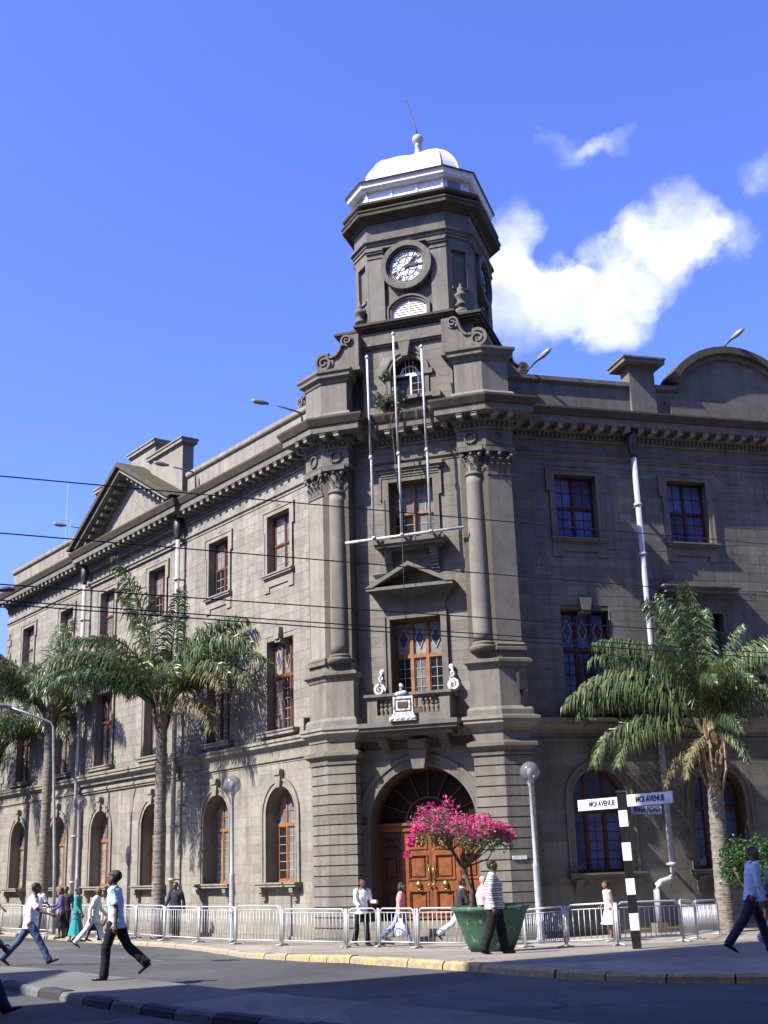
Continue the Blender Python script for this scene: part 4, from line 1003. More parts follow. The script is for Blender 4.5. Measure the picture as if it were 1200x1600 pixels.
# pedestals with caps, and the S-shaped consoles on them
for sd_, path in PIER.items():
    core = MB(); core.slab(plan_off(path, -.03)[::-1], 15.7, 17.52); piece('pedestal_core', core, M['stone_f'])
    for nm, prof, m in [('attic_pedestal', [(-.06, 15.72), (.14, 15.72), (.14, 15.9), (.08, 15.98), (0, 16.0), (0, 17.0), (-.06, 17.0)], 'stone_f'),
                        ('attic_pedestal_cap', [(-.06, 17.0), (.03, 17.0), (.06, 17.1), (.16, 17.18), (.16, 17.26), (.22, 17.34), (.22, 17.42), (-.06, 17.5)], 'trim_f')]:
        piece(nm, MB().sweep(path, prof, True), M[m])
def console(sg, nf0, nf1, xo, k='F', sc=1., z0=17.46):
    "S scroll: a large volute at the outer foot and a small one at the head"
    s = MB(); X = lambda x: xo+sg*x*sc; Z = lambda z: z0+z*sc
    c1, c2 = (X(.28), Z(.34)), (X(-.52), Z(1.02)); n2 = nf1+.03
    disc = lambda c, r: [(c[0]+r*math.cos(2*math.pi*i/22), c[1]+r*math.sin(2*math.pi*i/22)) for i in range(22)]
    s.prism(disc(c1, .32*sc), nf0, nf1); s.prism(disc(c2, .2*sc), nf0, nf1)
    spiral(s, c1, .36*sc, 2.0, .10*sc, nf0, nf1+.06, -sg, R_(120) if sg > 0 else R_(60)); spiral(s, c2, .23*sc, 1.6, .07*sc, nf0, nf1+.06, sg, R_(-60) if sg > 0 else R_(240))
    arc = [(X(-.30+.0), Z(1.0)), (X(-.27), Z(.84)), (X(-.18), Z(.66)), (X(-.05), Z(.55)), (X(.1), Z(.56)), (X(.2), Z(.62))]
    poly = arc+[(X(.1), Z(0)), (X(-.9), Z(0)), (X(-.9), Z(1.22)), (X(-.55), Z(1.22))]
    s.prism(poly[::-1] if sg > 0 else poly, nf0, nf1-.04)
    for a, b in zip(arc, arc[1:]):
        d = Vector((b[0]-a[0], b[1]-a[1])); nn = Vector((-d.y, d.x)).normalized()*.075*sc*(-sg)
        q = [a, b, (b[0]+nn.x, b[1]+nn.y), (a[0]+nn.x, a[1]+nn.y)]; s.prism(q if sg < 0 else q[::-1], nf0, nf1+.05)
    s.box(min(X(-.95), X(.3)), max(X(-.95), X(.3)), nf0, nf1+.02, z0-.06*sc, z0+.04*sc)
    piece('scroll_console', s, M['trim_f'], k)
console(-1, -.85, -.12, -2.3); console(1, -.85, -.12, 2.3)
console(-1, -.55, -.08, -2.35, 'L', .62, 16.93); console(1, -.55, -.08, 2.45, 'R', .62, 16.93)
# the ledge the tower stands on, stepping back at the corners
def ledge(x0, x1, n1, z0):
    s = MB()
    for e, a, b in ((.0, 0, .06), (.07, .06, .14), (.2, .14, .22), (.26, .22, .3)): s.box(x0-e, x1+e, -5.4-e, n1+e, z0+a, z0+b)
    return s
piece('tower_ledge', ledge(-2.15, 2.35, -.86, 18.72), M['weather'], 'F'); piece('tower_ledge', ledge(AXC-1.45, AXC+1.45, -.56, 18.76), M['weather'], 'F')

# ------------------------------------------------------------------ clock tower (a clipped square)
TX, TN, DA, DD = .12, -3.0, 1.375, 2.05; DG = (DA+DD)/math.sqrt(2)
def octp(o):
    d = DD+o; a = math.sqrt(2)*(DG+o)-d
    return [(TX+x, -TN+y) for x, y in ((-a, -d), (a, -d), (d, -a), (d, a), (a, d), (-a, d), (-d, a), (-d, -a))]
def layers(mb, prof, close=True):
    rows = [[(x, y, z) for x, y in octp(o)] for o, z in prof]; K = len(rows)
    vs = [q for r_ in rows for q in r_]; fs = [(i*8+j, i*8+(j+1) % 8, (i+1)*8+(j+1) % 8, (i+1)*8+j) for i in range(K-1) for j in range(8)]
    if close: fs += [tuple(range(7, -1, -1)), tuple((K-1)*8+j for j in range(8))]
    mb.add(vs, fs); return mb
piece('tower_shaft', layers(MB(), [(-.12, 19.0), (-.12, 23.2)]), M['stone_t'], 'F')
piece('tower_base', layers(MB(), [(.1, 18.9), (.1, 19.14), (.04, 19.2), (-.12, 19.24)]), M['trim_f'], 'F')
piece('tower_architrave', layers(MB(), [(-.13, 22.02), (.04, 22.02), (.04, 22.12), (.08, 22.14), (.08, 22.22), (.16, 22.26), (.16, 22.34), (.02, 22.38), (.02, 23.0), (-.1, 23.0)], False), M['stone_t'], 'F')
piece('tower_cornice', layers(MB(), [(0, 22.98), (.08, 22.98), (.12, 23.06), (.2, 23.1), (.36, 23.12), (.40, 23.14), (.40, 23.24), (.44, 23.29), (.44, 23.34), (.20, 23.40), (.20, 23.50), (.34, 23.53), (.38, 23.58), (.38, 23.66), (.0, 23.74)]), M['weather'], 'F')
# each face in its own frame: (angle, half width)
def face_mat(i):
    a = i*math.pi/4; d = DD if i % 2 == 0 else DG
    return F @ Matrix.Translation((TX, -TN, 0)) @ Matrix.Rotation(a, 4, 'Z') @ Matrix.Translation((0, -d, 0))
HW = [DA, (DD-DA)/math.sqrt(2)]
for i in range(8):
    fm = face_mat(i); hw = HW[i % 2]
    if i % 2 == 0: # clock faces: corner pilasters, their caps, a sunk field
        for sg in (-1, 1):
            s = MB(); x0, x1 = sorted((sg*(hw-.56), sg*(hw-.01))); s.box(x0, x1, -.2, 0, 19.24, 21.68)
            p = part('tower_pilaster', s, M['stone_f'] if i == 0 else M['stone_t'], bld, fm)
            c = MB(); c.box(x0-.03, x1+.005, -.2, .03, 21.68, 21.74); c.box(x0, x1, -.2, .005, 21.74, 21.86); c.box(x0-.05, x1+.006, -.2, .06, 21.86, 21.93); c.box(x0-.09, x1+.007, -.2, .1, 21.93, 22.03); part('cap', c, M['trim_f'], p, fm)
    else:
        s = MB(); s.box(-hw+.0, -hw+.2, -.2, -.001, 19.24, 22.02); s.box(hw-.2, hw-.0, -.2, -.001, 19.24, 22.02); s.box(-hw+.2, hw-.2, -.2, -.002, 21.6, 22.02); s.box(-hw+.2, hw-.2, -.2, -.003, 19.24, 20.2); s.box(-hw+.16, hw-.16, -.2, .05, 20.14, 20.24)
        part('corner_panel', s, M['stone_t'], bld, fm)
# clocks on four sides: stone ring, white dial, black tracery, Roman numerals, hands
def clock(i):
    fm = face_mat(i) @ Matrix.Translation((0, 0, 21.2)); s = MB()
    ring(s, 0, 0, .70, .88, -.25, .16, 36, 0, 2*math.pi); ring(s, 0, 0, .64, .70, -.25, .08, 36, 0, 2*math.pi)
    ck = part('clock', s, M['trim_f'], bld, fm)
    d = MB(); d.prism([(.66*math.cos(2*math.pi*q/36), .66*math.sin(2*math.pi*q/36)) for q in range(36)], -.2, .0); part('dial', d, M['white'], ck, fm)
    t = MB(); ring(t, 0, 0, .61, .645, 0, .014, 36, 0, 2*math.pi); ring(t, 0, 0, .545, .565, 0, .013, 36, 0, 2*math.pi); u_ = t; t = MB(); ring(t, 0, 0, .345, .37, 0, .013, 36, 0, 2*math.pi); t, star = u_, t
    for q in range(60): a = 2*math.pi*q/60; c, s_ = math.cos(a), math.sin(a); w = .011; t.prism([(.56*c+w*s_, .56*s_-w*c), (.62*c+w*s_, .62*s_-w*c), (.62*c-w*s_, .62*s_+w*c), (.56*c-w*s_, .56*s_+w*c)], 0, .012)
    part('minute_ring', t, M['black'], ck, fm); t = star
    for q in range(6): # six-pointed star in the middle
        a = math.pi/2+q*math.pi/3
        for sg in (-1, 1):
            b = a+sg*math.pi/6; p0 = Vector((.355*math.cos(a), .355*math.sin(a))); p1 = Vector((.15*math.cos(b), .15*math.sin(b))); nn = Vector((-(p1-p0).y, (p1-p0).x)).normalized()*.011
            t.prism([(p0+nn)[:], (p1+nn)[:], (p1-nn)[:], (p0-nn)[:]], 0, .012)
        b = a+math.pi/6; p1 = Vector((.16*math.cos(b), .16*math.sin(b))); nn = Vector((-p1.y, p1.x)).normalized()*.009; t.prism([nn[:], (-nn)[:], (p1-nn)[:], (p1+nn)[:]], 0, .011)
    part('star_tracery', t, M['black'], ck, fm)
    for q, tx_ in enumerate(['XII', 'I', 'II', 'III', 'IIII', 'V', 'VI', 'VII', 'VIII', 'IX', 'X', 'XI']):
        a = math.pi/2-q*math.pi/6
        key = 'num'+tx_
        if key not in WIN: WIN[key] = text_mesh(tx_, .23, M['black'], 'numeral', .006, sx=.95 if len(tx_) < 3 else .62)
        link('numeral', WIN[key], ck, fm @ Matrix.Translation((.455*math.cos(a), -.008, .455*math.sin(a))) @ Matrix.Rotation(-(a-math.pi/2), 4, 'Y'))
    h = MB()
    for a, L_, w in ((R_(4), .42, .05), (R_(47), .56, .032)):
        c, s_ = math.cos(a), math.sin(a); h.prism([(-.12*c+w*s_*.6, -.12*s_-w*c*.6), (L_*.7*c+w*s_, L_*.7*s_-w*c), (L_*c, L_*s_), (L_*.7*c-w*s_, L_*.7*s_+w*c), (-.12*c-w*s_*.6, -.12*s_+w*c*.6)], .02, .04)
    h.prism([(.06*math.cos(q), .06*math.sin(q)) for q in [math.pi*j/6 for j in range(12)]], .01, .05); part('hands', h, M['black'], ck, fm)
for i in (0, 2, 6): clock(i)
# louvred window under the clock on each face
def lou(i):
    fm = face_mat(i); s = MB(); hw, zs, rise = .60, 19.72, .3; r_ = (hw*hw+rise*rise)/(2*rise); zc_ = zs+rise-r_; t_ = math.asin(hw/r_)
    ring(s, 0, zc_, r_, r_+.13, -.3, .0, 16, math.pi/2-t_, math.pi/2+t_); ring(s, 0, zc_, r_+.08, r_+.14, -.3, .05, 16, math.pi/2-t_*1.04, math.pi/2+t_*1.04)
    for sg in (-1, 1): x0, x1 = sorted((sg*hw, sg*(hw+.13))); s.box(x0, x1, -.3, .0, 19.2, zs+.02); x0, x1 = sorted((sg*(hw+.08), sg*(hw+.135))); s.box(x0, x1, -.3, .05, 19.2, zs+.03)
    w = part('louvred_window', s, M['trim_f'], bld, fm)
    d = MB()
    def top(x): return zc_+math.sqrt(r_*r_-x*x)
    d.prism([(-hw, 19.2), (hw, 19.2)]+[(hw-2*hw*q/12, top(hw-2*hw*q/12)) for q in range(13)], -.118, -.10)
    d.box(-.03, .03, -.12, -.07, 19.2, top(0)-.02); d.box(-hw+.0, -hw+.07, -.12, -.07, 19.2, zs); d.box(hw-.07, hw, -.12, -.07, 19.2, zs)
    for q in range(8):
        z = 19.26+q*.085
        for a, b in ((-hw+.07, -.03), (.03, hw-.07)): d.add([(a, .10, z+.06), (b, .10, z+.06), (b, .075, z), (a, .075, z)], [(0, 1, 2, 3)])
    part('louvre', d, M['white'], w, fm)
lou(0); lou(2)
# urns on the corners of the ledge
ump = [(.2, 0), (.2, .12), (.13, .14), (.1, .2), (.1, .24), (.17, .27), (.19, .32), (.15, .36), (.12, .42), (.14, .52), (.19, .6), (.21, .66), (.17, .7), (.13, .74), (.1, .8), (.12, .85), (.09, .92), (.04, .97), (.05, 1.02), (.02, 1.08)]
for x, n in ((-1.62, -1.05), (1.88, -1.05), (1.95, -4.7), (-1.7, -4.7)):
    s = MB(); s.box(-.24, .24, -.24, .24, 0, .16); s.lathe([(r*1.02, z+.16) for r, z in ump], 16); part('urn', s, M['stone_t'], bld, F @ Matrix.Translation((x, -n, 19.02)))
# white drum, eaves and dome
drum = piece('drum', layers(MB(), [(-.04, 23.7), (-.04, 24.28)]), M['white'], 'F')
for i in range(8):
    fm = face_mat(i); hw = HW[i % 2]; s = MB(); n0 = -.04
    n_ = 3 if i % 2 == 0 else 1
    if n_ == 1:
        s.box(-hw*.55, hw*.45, n0, n0+.02, 23.78, 24.2)
    else:
        for q in range(n_+1): x = -hw+.03+(2*hw-.06)*q/n_; s.box(x-.03, x+.03, n0, n0+.035, 23.7, 24.27)
        s.box(-hw, hw, n0, n0+.03, 23.7, 23.76)
    part('drum_panel', s, M['white'] if n_ == 3 else M['glass'], drum, fm)
piece('eaves', layers(MB(), [(-.1, 24.26), (.12, 24.27), (.20, 24.34), (.22, 24.48), (.26, 24.49), (.26, 24.52), (.0, 24.54)]), M['white'], 'F')
piece('eaves_gutter', layers(MB(), [(.0, 24.5), (.28, 24.50), (.30, 24.55), (-.05, 24.58)]), M['weather'], 'F')
s = MB(); prof = []
for q in range(13):
    t = q/12*math.pi/2; prof.append((-.28-1.72*(1-math.cos(t))**1.0 if q else -.28, 24.5+.25*min(1, q)+1.95*math.sin(t)))
rows = []
layers(s, [(-.26, 24.5), (-.28, 24.7)]+[(-.28-1.62*(1-math.cos(q/14*math.pi/2)), 24.7+1.62*math.sin(q/14*math.pi/2)) for q in range(1, 15)]); dome = piece('dome', s, M['dome'], 'F')
for j in range(8):
    s = MB(); pts = []
    for q in range(0, 15): x, y = octp(-.275-1.62*(1-math.cos(q/14*math.pi/2)))[j]; pts.append((x, y, 24.7+1.62*math.sin(q/14*math.pi/2)))
    s.tube(pts, .03, 6); part('rib', s, M['dome'], dome, F)
s = MB(); s.lathe([(.4, 26.2), (.32, 26.34), (.22, 26.4), (.19, 26.5), (.14, 26.75), (.11, 27.02), (.14, 27.06), (.10, 27.1), (.12, 27.14), (.18, 27.20), (.21, 27.3), (.19, 27.4), (.12, 27.48), (.03, 27.52)], 16, (TX, -TN, 0)); fin = piece('finial', s, M['pipe'], 'F')
s = MB(); s.tube([(TX, -TN, 27.5), (TX-.05, -TN, 27.75), (TX-.38, -TN, 29.05)], .022, 6); s.ball((TX-.38, -TN, 29.05), .03, 6); part('lightning_rod', s, M['iron'], fin, F)

# ------------------------------------------------------------------ flagpoles and their bar
fp = thing('flagpole_rack', P('F', 0, .16, 11.58), 'three white flagpoles on a long bar before the window over the entrance', 'flagpoles')
s = MB(); s.tube([(-1.86, -.20, 11.58), (1.9, -.20, 11.64)], .045, 8); part('bar', s, M['pole_w'], fp, F)
for x, z in ((-.93, 17.55), (-.03, 18.2), (.88, 17.6)):
    s = MB(); s.tube([(x, -.26, 11.55), (x, -.25, 14.2), (x-.02, -.25, 14.25)], .042, 8); s.tube([(x-.02, -.25, 14.2), (x-.05, -.24, z)], .036, 8); s.lathe([(.055, 0), (.06, .06), (.05, .12)], 8, (x-.02, -.25, 14.15)); s.lathe([(.05, 0), (.065, .05), (.04, .1), (.01, .13)], 8, (x-.05, -.24, z)); s.box(x-.04, x+.04, -.30, .3, 11.62, 11.67)
    part('pole', s, M['pole_w'], fp, F)
s = MB(); s.tube([(-.25, -.2, 15.3), (-.1, -.3, 13.2), (.12, -.3, 11.6)], .012, 5); s.tube([(.0, -.35, 11.55), (.02, -.36, 9.0)], .010, 5); part('rope', s, M['iron'], fp, F)
# ------------------------------------------------------------------ foliage
def leaf_mat(name, col, back=.5, rough=.45, var=.5, dry=None):
    m, nt, N, L, b = new_mat(name); out = N['Material Output']
    oi = N.new('ShaderNodeObjectInfo'); at = N.new('ShaderNodeAttribute'); at.attribute_name = 'tint'
    c = ramp(N, L, at.outputs['Fac'], [(.05, tuple(q*(1-var) for q in col)), (.55, col), (.95, dry or tuple(min(1, q*(1+var)) for q in col))])
    L.new(c, b.inputs['Base Color']); b.inputs['Roughness'].default_value = rough; b.inputs['Specular IOR Level'].default_value = .5
    tr = N.new('ShaderNodeBsdfTranslucent'); L.new(c, tr.inputs[0]); mx = N.new('ShaderNodeMixShader'); mx.inputs[0].default_value = .25*back/.5
    L.new(b.outputs[0], mx.inputs[1]); L.new(tr.outputs[0], mx.inputs[2]); L.new(mx.outputs[0], out.inputs[0]); return m
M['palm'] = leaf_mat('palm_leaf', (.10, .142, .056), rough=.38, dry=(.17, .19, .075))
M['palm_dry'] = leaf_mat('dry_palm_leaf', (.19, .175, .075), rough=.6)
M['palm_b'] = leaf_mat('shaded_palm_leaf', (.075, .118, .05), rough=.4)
M['leaf'] = leaf_mat('leaf', (.085, .13, .045), rough=.5)
M['bush'] = leaf_mat('bush_leaf', (.035, .085, .022), rough=.45)
M['bract'] = leaf_mat('magenta_bract', (.72, .035, .24), .9, rough=.7, var=.4, dry=(.86, .16, .44))
def ring_bark():
    m, nt, N, L, b = new_mat('palm_bark'); geo = N.new('ShaderNodeNewGeometry'); pos = geo.outputs['Position']
    f = noise_n(N, L, 7, 5, .65, pos); g = noise_n(N, L, 4, 3, .5, pos, (.6, .6, 5.)); st = noise_n(N, L, 14, 4, .6, pos, (1, 1, .12))
    c = ramp(N, L, f, [(.3, (.13, .115, .095)), (.7, (.25, .225, .19))]); c = mixc(N, L, 'MIX', ramp(N, L, g, [(.54, (0, 0, 0)), (.62, (.75, .75, .75))]), c, (.075, .065, .052)); c = mixc(N, L, 'MULTIPLY', .6, c, ramp(N, L, st, [(.35, (.6, .6, .6)), (.65, (1.15, 1.15, 1.15))]))
    L.new(c, b.inputs['Base Color']); b.inputs['Roughness'].default_value = .95; bump(N, L, b, mixc(N, L, 'ADD', .7, g, f), .7, .04); return m
M['bark'] = ring_bark()
M['bark_d'] = simple('dark_bark', (.10, .075, .055), .9, .35, 14, bstr=.6)
M['husk'] = simple('leaf_base_husk', (.19, .14, .085), .9, .4, 12, bstr=.6, dirt=(.36, .30, .2), dscale=6)
def frond_mesh(L_, e0, drop, seed, mat, n=118, hang=False):
    r = random.Random(seed); mb = MB(); K = 26; pts = []; p = Vector((.12, 0, 0)); tw = r.uniform(-.25, .25)
    for i in range(K+1):
        t = i/K; a = e0-drop*(t**1.55); pts.append(p.copy()); p = p+Vector((math.cos(a), tw*t*.35, math.sin(a)))*(L_/K)
    mb.tint = .7; mb.tube(pts, [.036*(1-.88*i/K)+.004 for i in range(K+1)], 5)
    dn = Vector((0, 0, -1))
    for i in range(n):
        t = .20+.80*(i+r.random()*.6)/n; q = t*K; j = min(K-1, int(q)); c = pts[j].lerp(pts[j+1], q-j); d = (pts[j+1]-pts[j]).normalized()
        side = d.cross(Vector((0, 0, 1))).normalized(); up = side.cross(d)
        ln = ((.86 if hang else .74)*math.sin(math.pi*min(1, .15+t*.78))**.8+.10)*r.uniform(.75, 1.2)*min(1, L_/4)
        for sg in (-1, 1):
            v = (side*sg*r.uniform(.45, 1.0)+d*r.uniform(.3, .8)+up*r.uniform(-.35, .5)).normalized(); k = r.uniform(.8, 1.5) if hang else r.uniform(.3, .95)
            m1 = c+v*ln*.34; m2 = m1+(v*.55+dn*.75*k).normalized()*ln*.34; en = m2+(v*.18+dn*k).normalized()*ln*.36
            w = d*r.uniform(.013, .021)+up*r.uniform(-.012, .012); mb.tint = min(1, max(0, r.gauss(.5, .24)))
            mb.add([c-w*.6, c+w*.6, m1+w*1.2, m1-w*1.2, m2+w, m2-w, en], [(0, 1, 2, 3), (3, 2, 4, 5), (5, 4, 6)])
    return mb.mesh('frond', mat)
FRONDS = {}
def frond(kind, e, dr, L_, mat='palm', hang=False):
    key = (kind, mat, hang)
    if key not in FRONDS: FRONDS[key] = frond_mesh(L_, R_(e), R_(dr), len(FRONDS)+3, M[mat], hang=hang)
    return FRONDS[key]
KINDS = {'spear': (84, 36, 4.4), 'high': (70, 92, 4.5), 'arch': (58, 112, 4.6), 'wide': (45, 98, 4.5), 'long': (42, 80, 5.3), 'low': (22, 100, 3.8), 'hang': (-25, 55, 3.0)}
def palm(loc, zc, fr, label, trunk_r=.2, scale=1., boots=0., lean=(0, 0), seed=1):
    r = random.Random(seed); t = thing('palm_tree', loc, label, 'palm tree', 'palms planted along the pavement')
    b = MB(); pts, rad = [], []; K = 44; h = zc-loc[2]
    for i in range(K+1):
        q = i/K; x = loc[0]+lean[0]*q**2; y = loc[1]+lean[1]*q**2; pts.append((x, y, loc[2]-.1+(h+.1)*q)); rr_ = trunk_r*(1.3-.42*q if q < .25 else 1.2-.22*q)
        rad.append(rr_*(1.03 if i % 2 else .965)+r.uniform(-.004, .004))
    b.tube(pts, rad, 14); part('trunk', b, M['bark'], t)
    top = Vector((loc[0]+lean[0], loc[1]+lean[1], zc))
    s = MB() # old leaf bases wrapped round the head of the trunk
    for i in range(int(16+26*boots)):
        a = i*2.4; zz = -boots*r.random()-.1 if boots else r.uniform(-.55, .1); R0 = trunk_r*1.02; c, s_ = math.cos(a), math.sin(a); hh = r.uniform(.5, .95)
        o = r.uniform(.10, .3); P0 = top+Vector((c*R0, s_*R0, zz)); P1 = P0+Vector((c*o*.4, s_*o*.4, hh*.5)); P2_ = P0+Vector((c*o, s_*o, hh)); w = Vector((-s_, c, 0))
        s.add([P0-w*.11, P0+w*.11, P1+w*.075, P1-w*.075, P2_+w*.03, P2_-w*.03, P1+Vector((c*.05, s_*.05, 0)), P2_+Vector((c*.03, s_*.03, 0))], [(0, 1, 2, 3), (3, 2, 4, 5), (0, 6, 1), (6, 3, 5, 7), (6, 7, 4, 2)])
    for i in range(7):
        a = i*.9; s.tube([top+Vector((math.cos(a)*.12, math.sin(a)*.12, -.4)), top+Vector((math.cos(a)*.16, math.sin(a)*.16, .3)), top+Vector((math.cos(a)*.1, math.sin(a)*.1, .8))], [.12, .1, .03], 6)
    if boots:
        for a in (2.6, 3.4, 4.3, 5.2): s.tube([top+Vector((math.cos(a)*trunk_r, math.sin(a)*trunk_r, -boots)), top+Vector((math.cos(a)*(trunk_r+.24), math.sin(a)*(trunk_r+.24), -boots*.62)), top+Vector((math.cos(a)*(trunk_r+.26), math.sin(a)*(trunk_r+.26), -.2))], [.05, .035, .02], 5)
    part('leaf_bases', s, M['husk'], t)
    for kind, az, sc, rest in fr:
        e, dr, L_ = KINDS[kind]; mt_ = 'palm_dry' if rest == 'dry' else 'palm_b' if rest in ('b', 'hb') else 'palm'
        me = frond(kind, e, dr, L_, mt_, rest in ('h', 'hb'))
        m = Matrix.Translation(top+Vector((0, 0, r.uniform(0, .35)))) @ Matrix.Rotation(R_(az), 4, 'Z') @ Matrix.Rotation(R_(r.uniform(-7, 7)), 4, 'X') @ Matrix.Rotation(R_(r.uniform(-6, 6)), 4, 'Y') @ Matrix.Scale(sc*scale, 4)
        link('frond', me, t, m)
    return t
def crown(seed, extra=(), n=17):
    r = random.Random(seed); f = [('spear', r.uniform(0, 360), 1., ''), ('spear', r.uniform(0, 360), .9, '')]; a = r.uniform(0, 360)
    for i in range(n):
        a += 137.5; k = ['high', 'high', 'arch', 'arch', 'arch', 'wide', 'wide', 'low'][i % 8]; f.append((k, a+r.uniform(-14, 14), r.uniform(.82, 1.08), r.choice(['', '', 'b'])))
    return f+list(extra)
palm((-7.92, 42.03, 0), 7.3, [('spear', 222, 1.3, ''), ('spear', 195, 1.1, ''), ('spear', 290, .95, 'b'), ('long', 312, 1.12, ''), ('long', 320, 1.05, 'b'), ('long', 304, 1.0, ''), ('wide', 318, 1.12, ''), ('wide', 308, 1.05, 'dry'), ('high', 322, 1.15, ''), ('high', 335, 1.0, ''), ('long', 182, .95, ''), ('long', 194, .9, 'b'), ('high', 188, 1.05, 'b'), ('high', 230, .95, ''), ('arch', 176, 1.16, ''), ('arch', 192, 1.08, ''), ('arch', 160, 1.12, 'b'),
      ('wide', 183, 1.1, ''), ('wide', 203, 1.0, 'b'), ('wide', 150, 1.0, 'b'), ('low', 315, .95, 'dry'), ('arch', 290, .85, ''), ('arch', 118, .95, 'b'), ('high', 330, 1.0, 'b')],
     'tallest palm, before the long sunlit wall to the right of the white globe lamps', .185, 1.0, seed=2)
palm((-14.21, 50.62, 0), 8.3, crown(8, [('arch', 0, 1.1, ''), ('wide', 20, 1.05, ''), ('high', 40, 1., ''), ('arch', 170, 1., ''), ('arch', 340, 1.1, ''), ('high', 350, 1.05, ''), ('arch', 190, 1.1, 'b')], 17), 'slim palm with a smooth pale trunk behind the curved-arm street lamp', .19, 1.04, seed=5)
palm((-17.9, 55.2, 0), 7.4, crown(12, [('arch', 0, 1.1, ''), ('wide', -20, 1.1, 'b'), ('wide', 15, 1., ''), ('arch', 20, 1.05, '')], 15), 'palm at the left edge of the photo, only its fronds in view', .2, 1.0, seed=7)
palm((9.09, 35.21, 0), 5.3, [('spear', 262, 1.04, 'h'), ('spear', 215, .92, 'h'), ('arch', 176, 1.0, 'h'), ('spear', 120, 1.0, 'b'), ('spear', 20, .85, 'hb'), ('high', 165, .95, 'hb'), ('spear', 90, 1., 'b'), ('spear', 60, .9, 'hb'), ('high', 20, .9, 'hb'), ('high', 4, .98, 'h'), ('high', 350, .9, 'h'), ('high', 178, .98, 'h'), ('arch', 15, .95, 'h'), ('arch', 25, .95, 'b'), ('arch', 168, .95, 'b'), ('high', 230, .8, 'hb'), ('high', 300, .8, 'hb'), ('high', 265, .75, 'h'),
      ('wide', 182, 1.06, 'h'), ('wide', 178, .95, 'hb'), ('low', 184, 1.05, 'h'), ('low', 176, .85, 'hb'), ('low', 190, .9, 'h'), ('hang', 190, .7, 'dry'), ('hang', 215, .62, 'dry'), ('arch', 262, .66, 'h'), ('arch', 285, .68, 'h'), ('arch', 305, .66, 'h'), ('wide', 320, .7, 'h'), ('wide', 5, .95, 'h'), ('low', 280, .55, 'hb'), ('hang', 300, .6, '')],
     'palm before the dark side wall with ragged old leaf bases on its trunk', .215, 1.0, boots=1.5, lean=(.12, 0), seed=9)

def leaf_cloud(mb, centers, rng, per, size, spread):
    for c, rad in centers:
        for _ in range(per):
            d = Vector((rng.gauss(0, 1), rng.gauss(0, 1), rng.gauss(0, 1))).normalized()*rad*rng.random()**.45*spread; p = Vector(c)+d
            u = Vector((rng.gauss(0, 1), rng.gauss(0, 1), rng.gauss(0, .6)+.2)).normalized(); v = u.cross(Vector((rng.gauss(0, 1), rng.gauss(0, 1), rng.gauss(0, 1)))).normalized(); s = size*rng.uniform(.6, 1.3)
            mb.tint = min(1, max(0, rng.gauss(.5, .25))); mb.add([p-u*s, p+v*s*.45-u*s*.1, p+u*s, p-v*s*.45-u*s*.1], [(0, 1, 2, 3)])
# planter with the bougainvillea
PLX, PLY = 2.04, 27.85; PLZ = gz(PLX, PLY)
pl = thing('planter', (PLX, PLY, PLZ), 'chipped green tapered concrete planter on the pavement by the striped-sweater man', 'planter')
M['planter'] = simple('chipped_green_paint', (.034, .10, .06), .65, .2, 7, dirt=(.26, .25, .20), dscale=5, dthr=(.57, .63), bstr=.4, bd=.02)
s = MB()
def fr4(r0, z0, r1, z1, inner=False): return [(r0, z0), (r1, z1)]
s.lathe([(.46, 0), (.56, .2), (.68, .5), (.80, .84), (.85, .87), (.86, .95), (.79, .95), (.75, .8), (.05, .8)], 28, (0, 0, 0), True, R_(62)); 
part('tub', s, M['planter'], pl, Matrix.Translation((PLX, PLY, PLZ)))
s = MB(); s.lathe([(.74, .74), (.72, .84), (.3, .87), (.02, .88)], 28, (0, 0, 0), True, R_(62)); part('soil', s, M['bark_d'], pl, Matrix.Translation((PLX, PLY, PLZ)))
bg = thing('bougainvillea', (PLX-.35, PLY, PLZ+.86), 'small bougainvillea tree in magenta bloom, planted in the green tub before the door', 'flowering tree')
r = random.Random(4); s = MB()
def br(p, q, r0, r1, w=.06): m_ = (Vector(p)+Vector(q))/2+Vector((r.uniform(-w, w), r.uniform(-w, w), r.uniform(-w, w))); s.tube([p, m_, q], [r0, (r0+r1)/2, r1], 7)
tr = [(PLX-.36, PLY, PLZ+.8), (PLX-.38, PLY, PLZ+1.25), (PLX-.55, PLY+.05, PLZ+1.75), (PLX-.78, PLY, PLZ+2.15)]
s.tube(tr, [.06, .05, .045, .035], 9); s.tube([(PLX-.3, PLY+.05, PLZ+.8), (PLX-.34, PLY+.1, PLZ+1.3), (PLX-.4, PLY+.1, PLZ+2.3)], [.04, .035, .02], 7)
fl, lf = [], []
CXx, CZz = PLX-.62, PLZ+2.72
for i in range(46):
    u = r.uniform(-1, 1); w = r.uniform(-1, 1); x = CXx+1.0*u; top = .56*math.sqrt(max(0, 1-u*u))-.28*max(0, u)**1.2; y = PLY+.85*w*math.sqrt(max(.05, 1-u*u))
    z = CZz+top*r.uniform(-.45, 1.)*(1-.25*w*w)-.25*max(0, u); fl.append(((x, y, z), r.uniform(.12, .24))); lf.append(((x+r.uniform(-.1, .1), y, z-.14), r.uniform(.2, .34)))
    br(tr[3] if u < .2 else tr[2], (x, y, z-.05), .022, .006, .16)
for i in range(7): x = CXx+.82+.06*i*1.0; fl.append(((x, PLY-.2+r.uniform(-.2, .2), CZz-.05-.06*i+r.uniform(-.1, .12)), .13)); lf.append(((x-.1, PLY, CZz-.1-.05*i), .22))
for i in range(6): x = CXx-.95-.04*i; fl.append(((x, PLY-.2, CZz-.1-.1*i+r.uniform(-.1, .1)), .1))
part('trunk', s, M['bark_d'], bg)
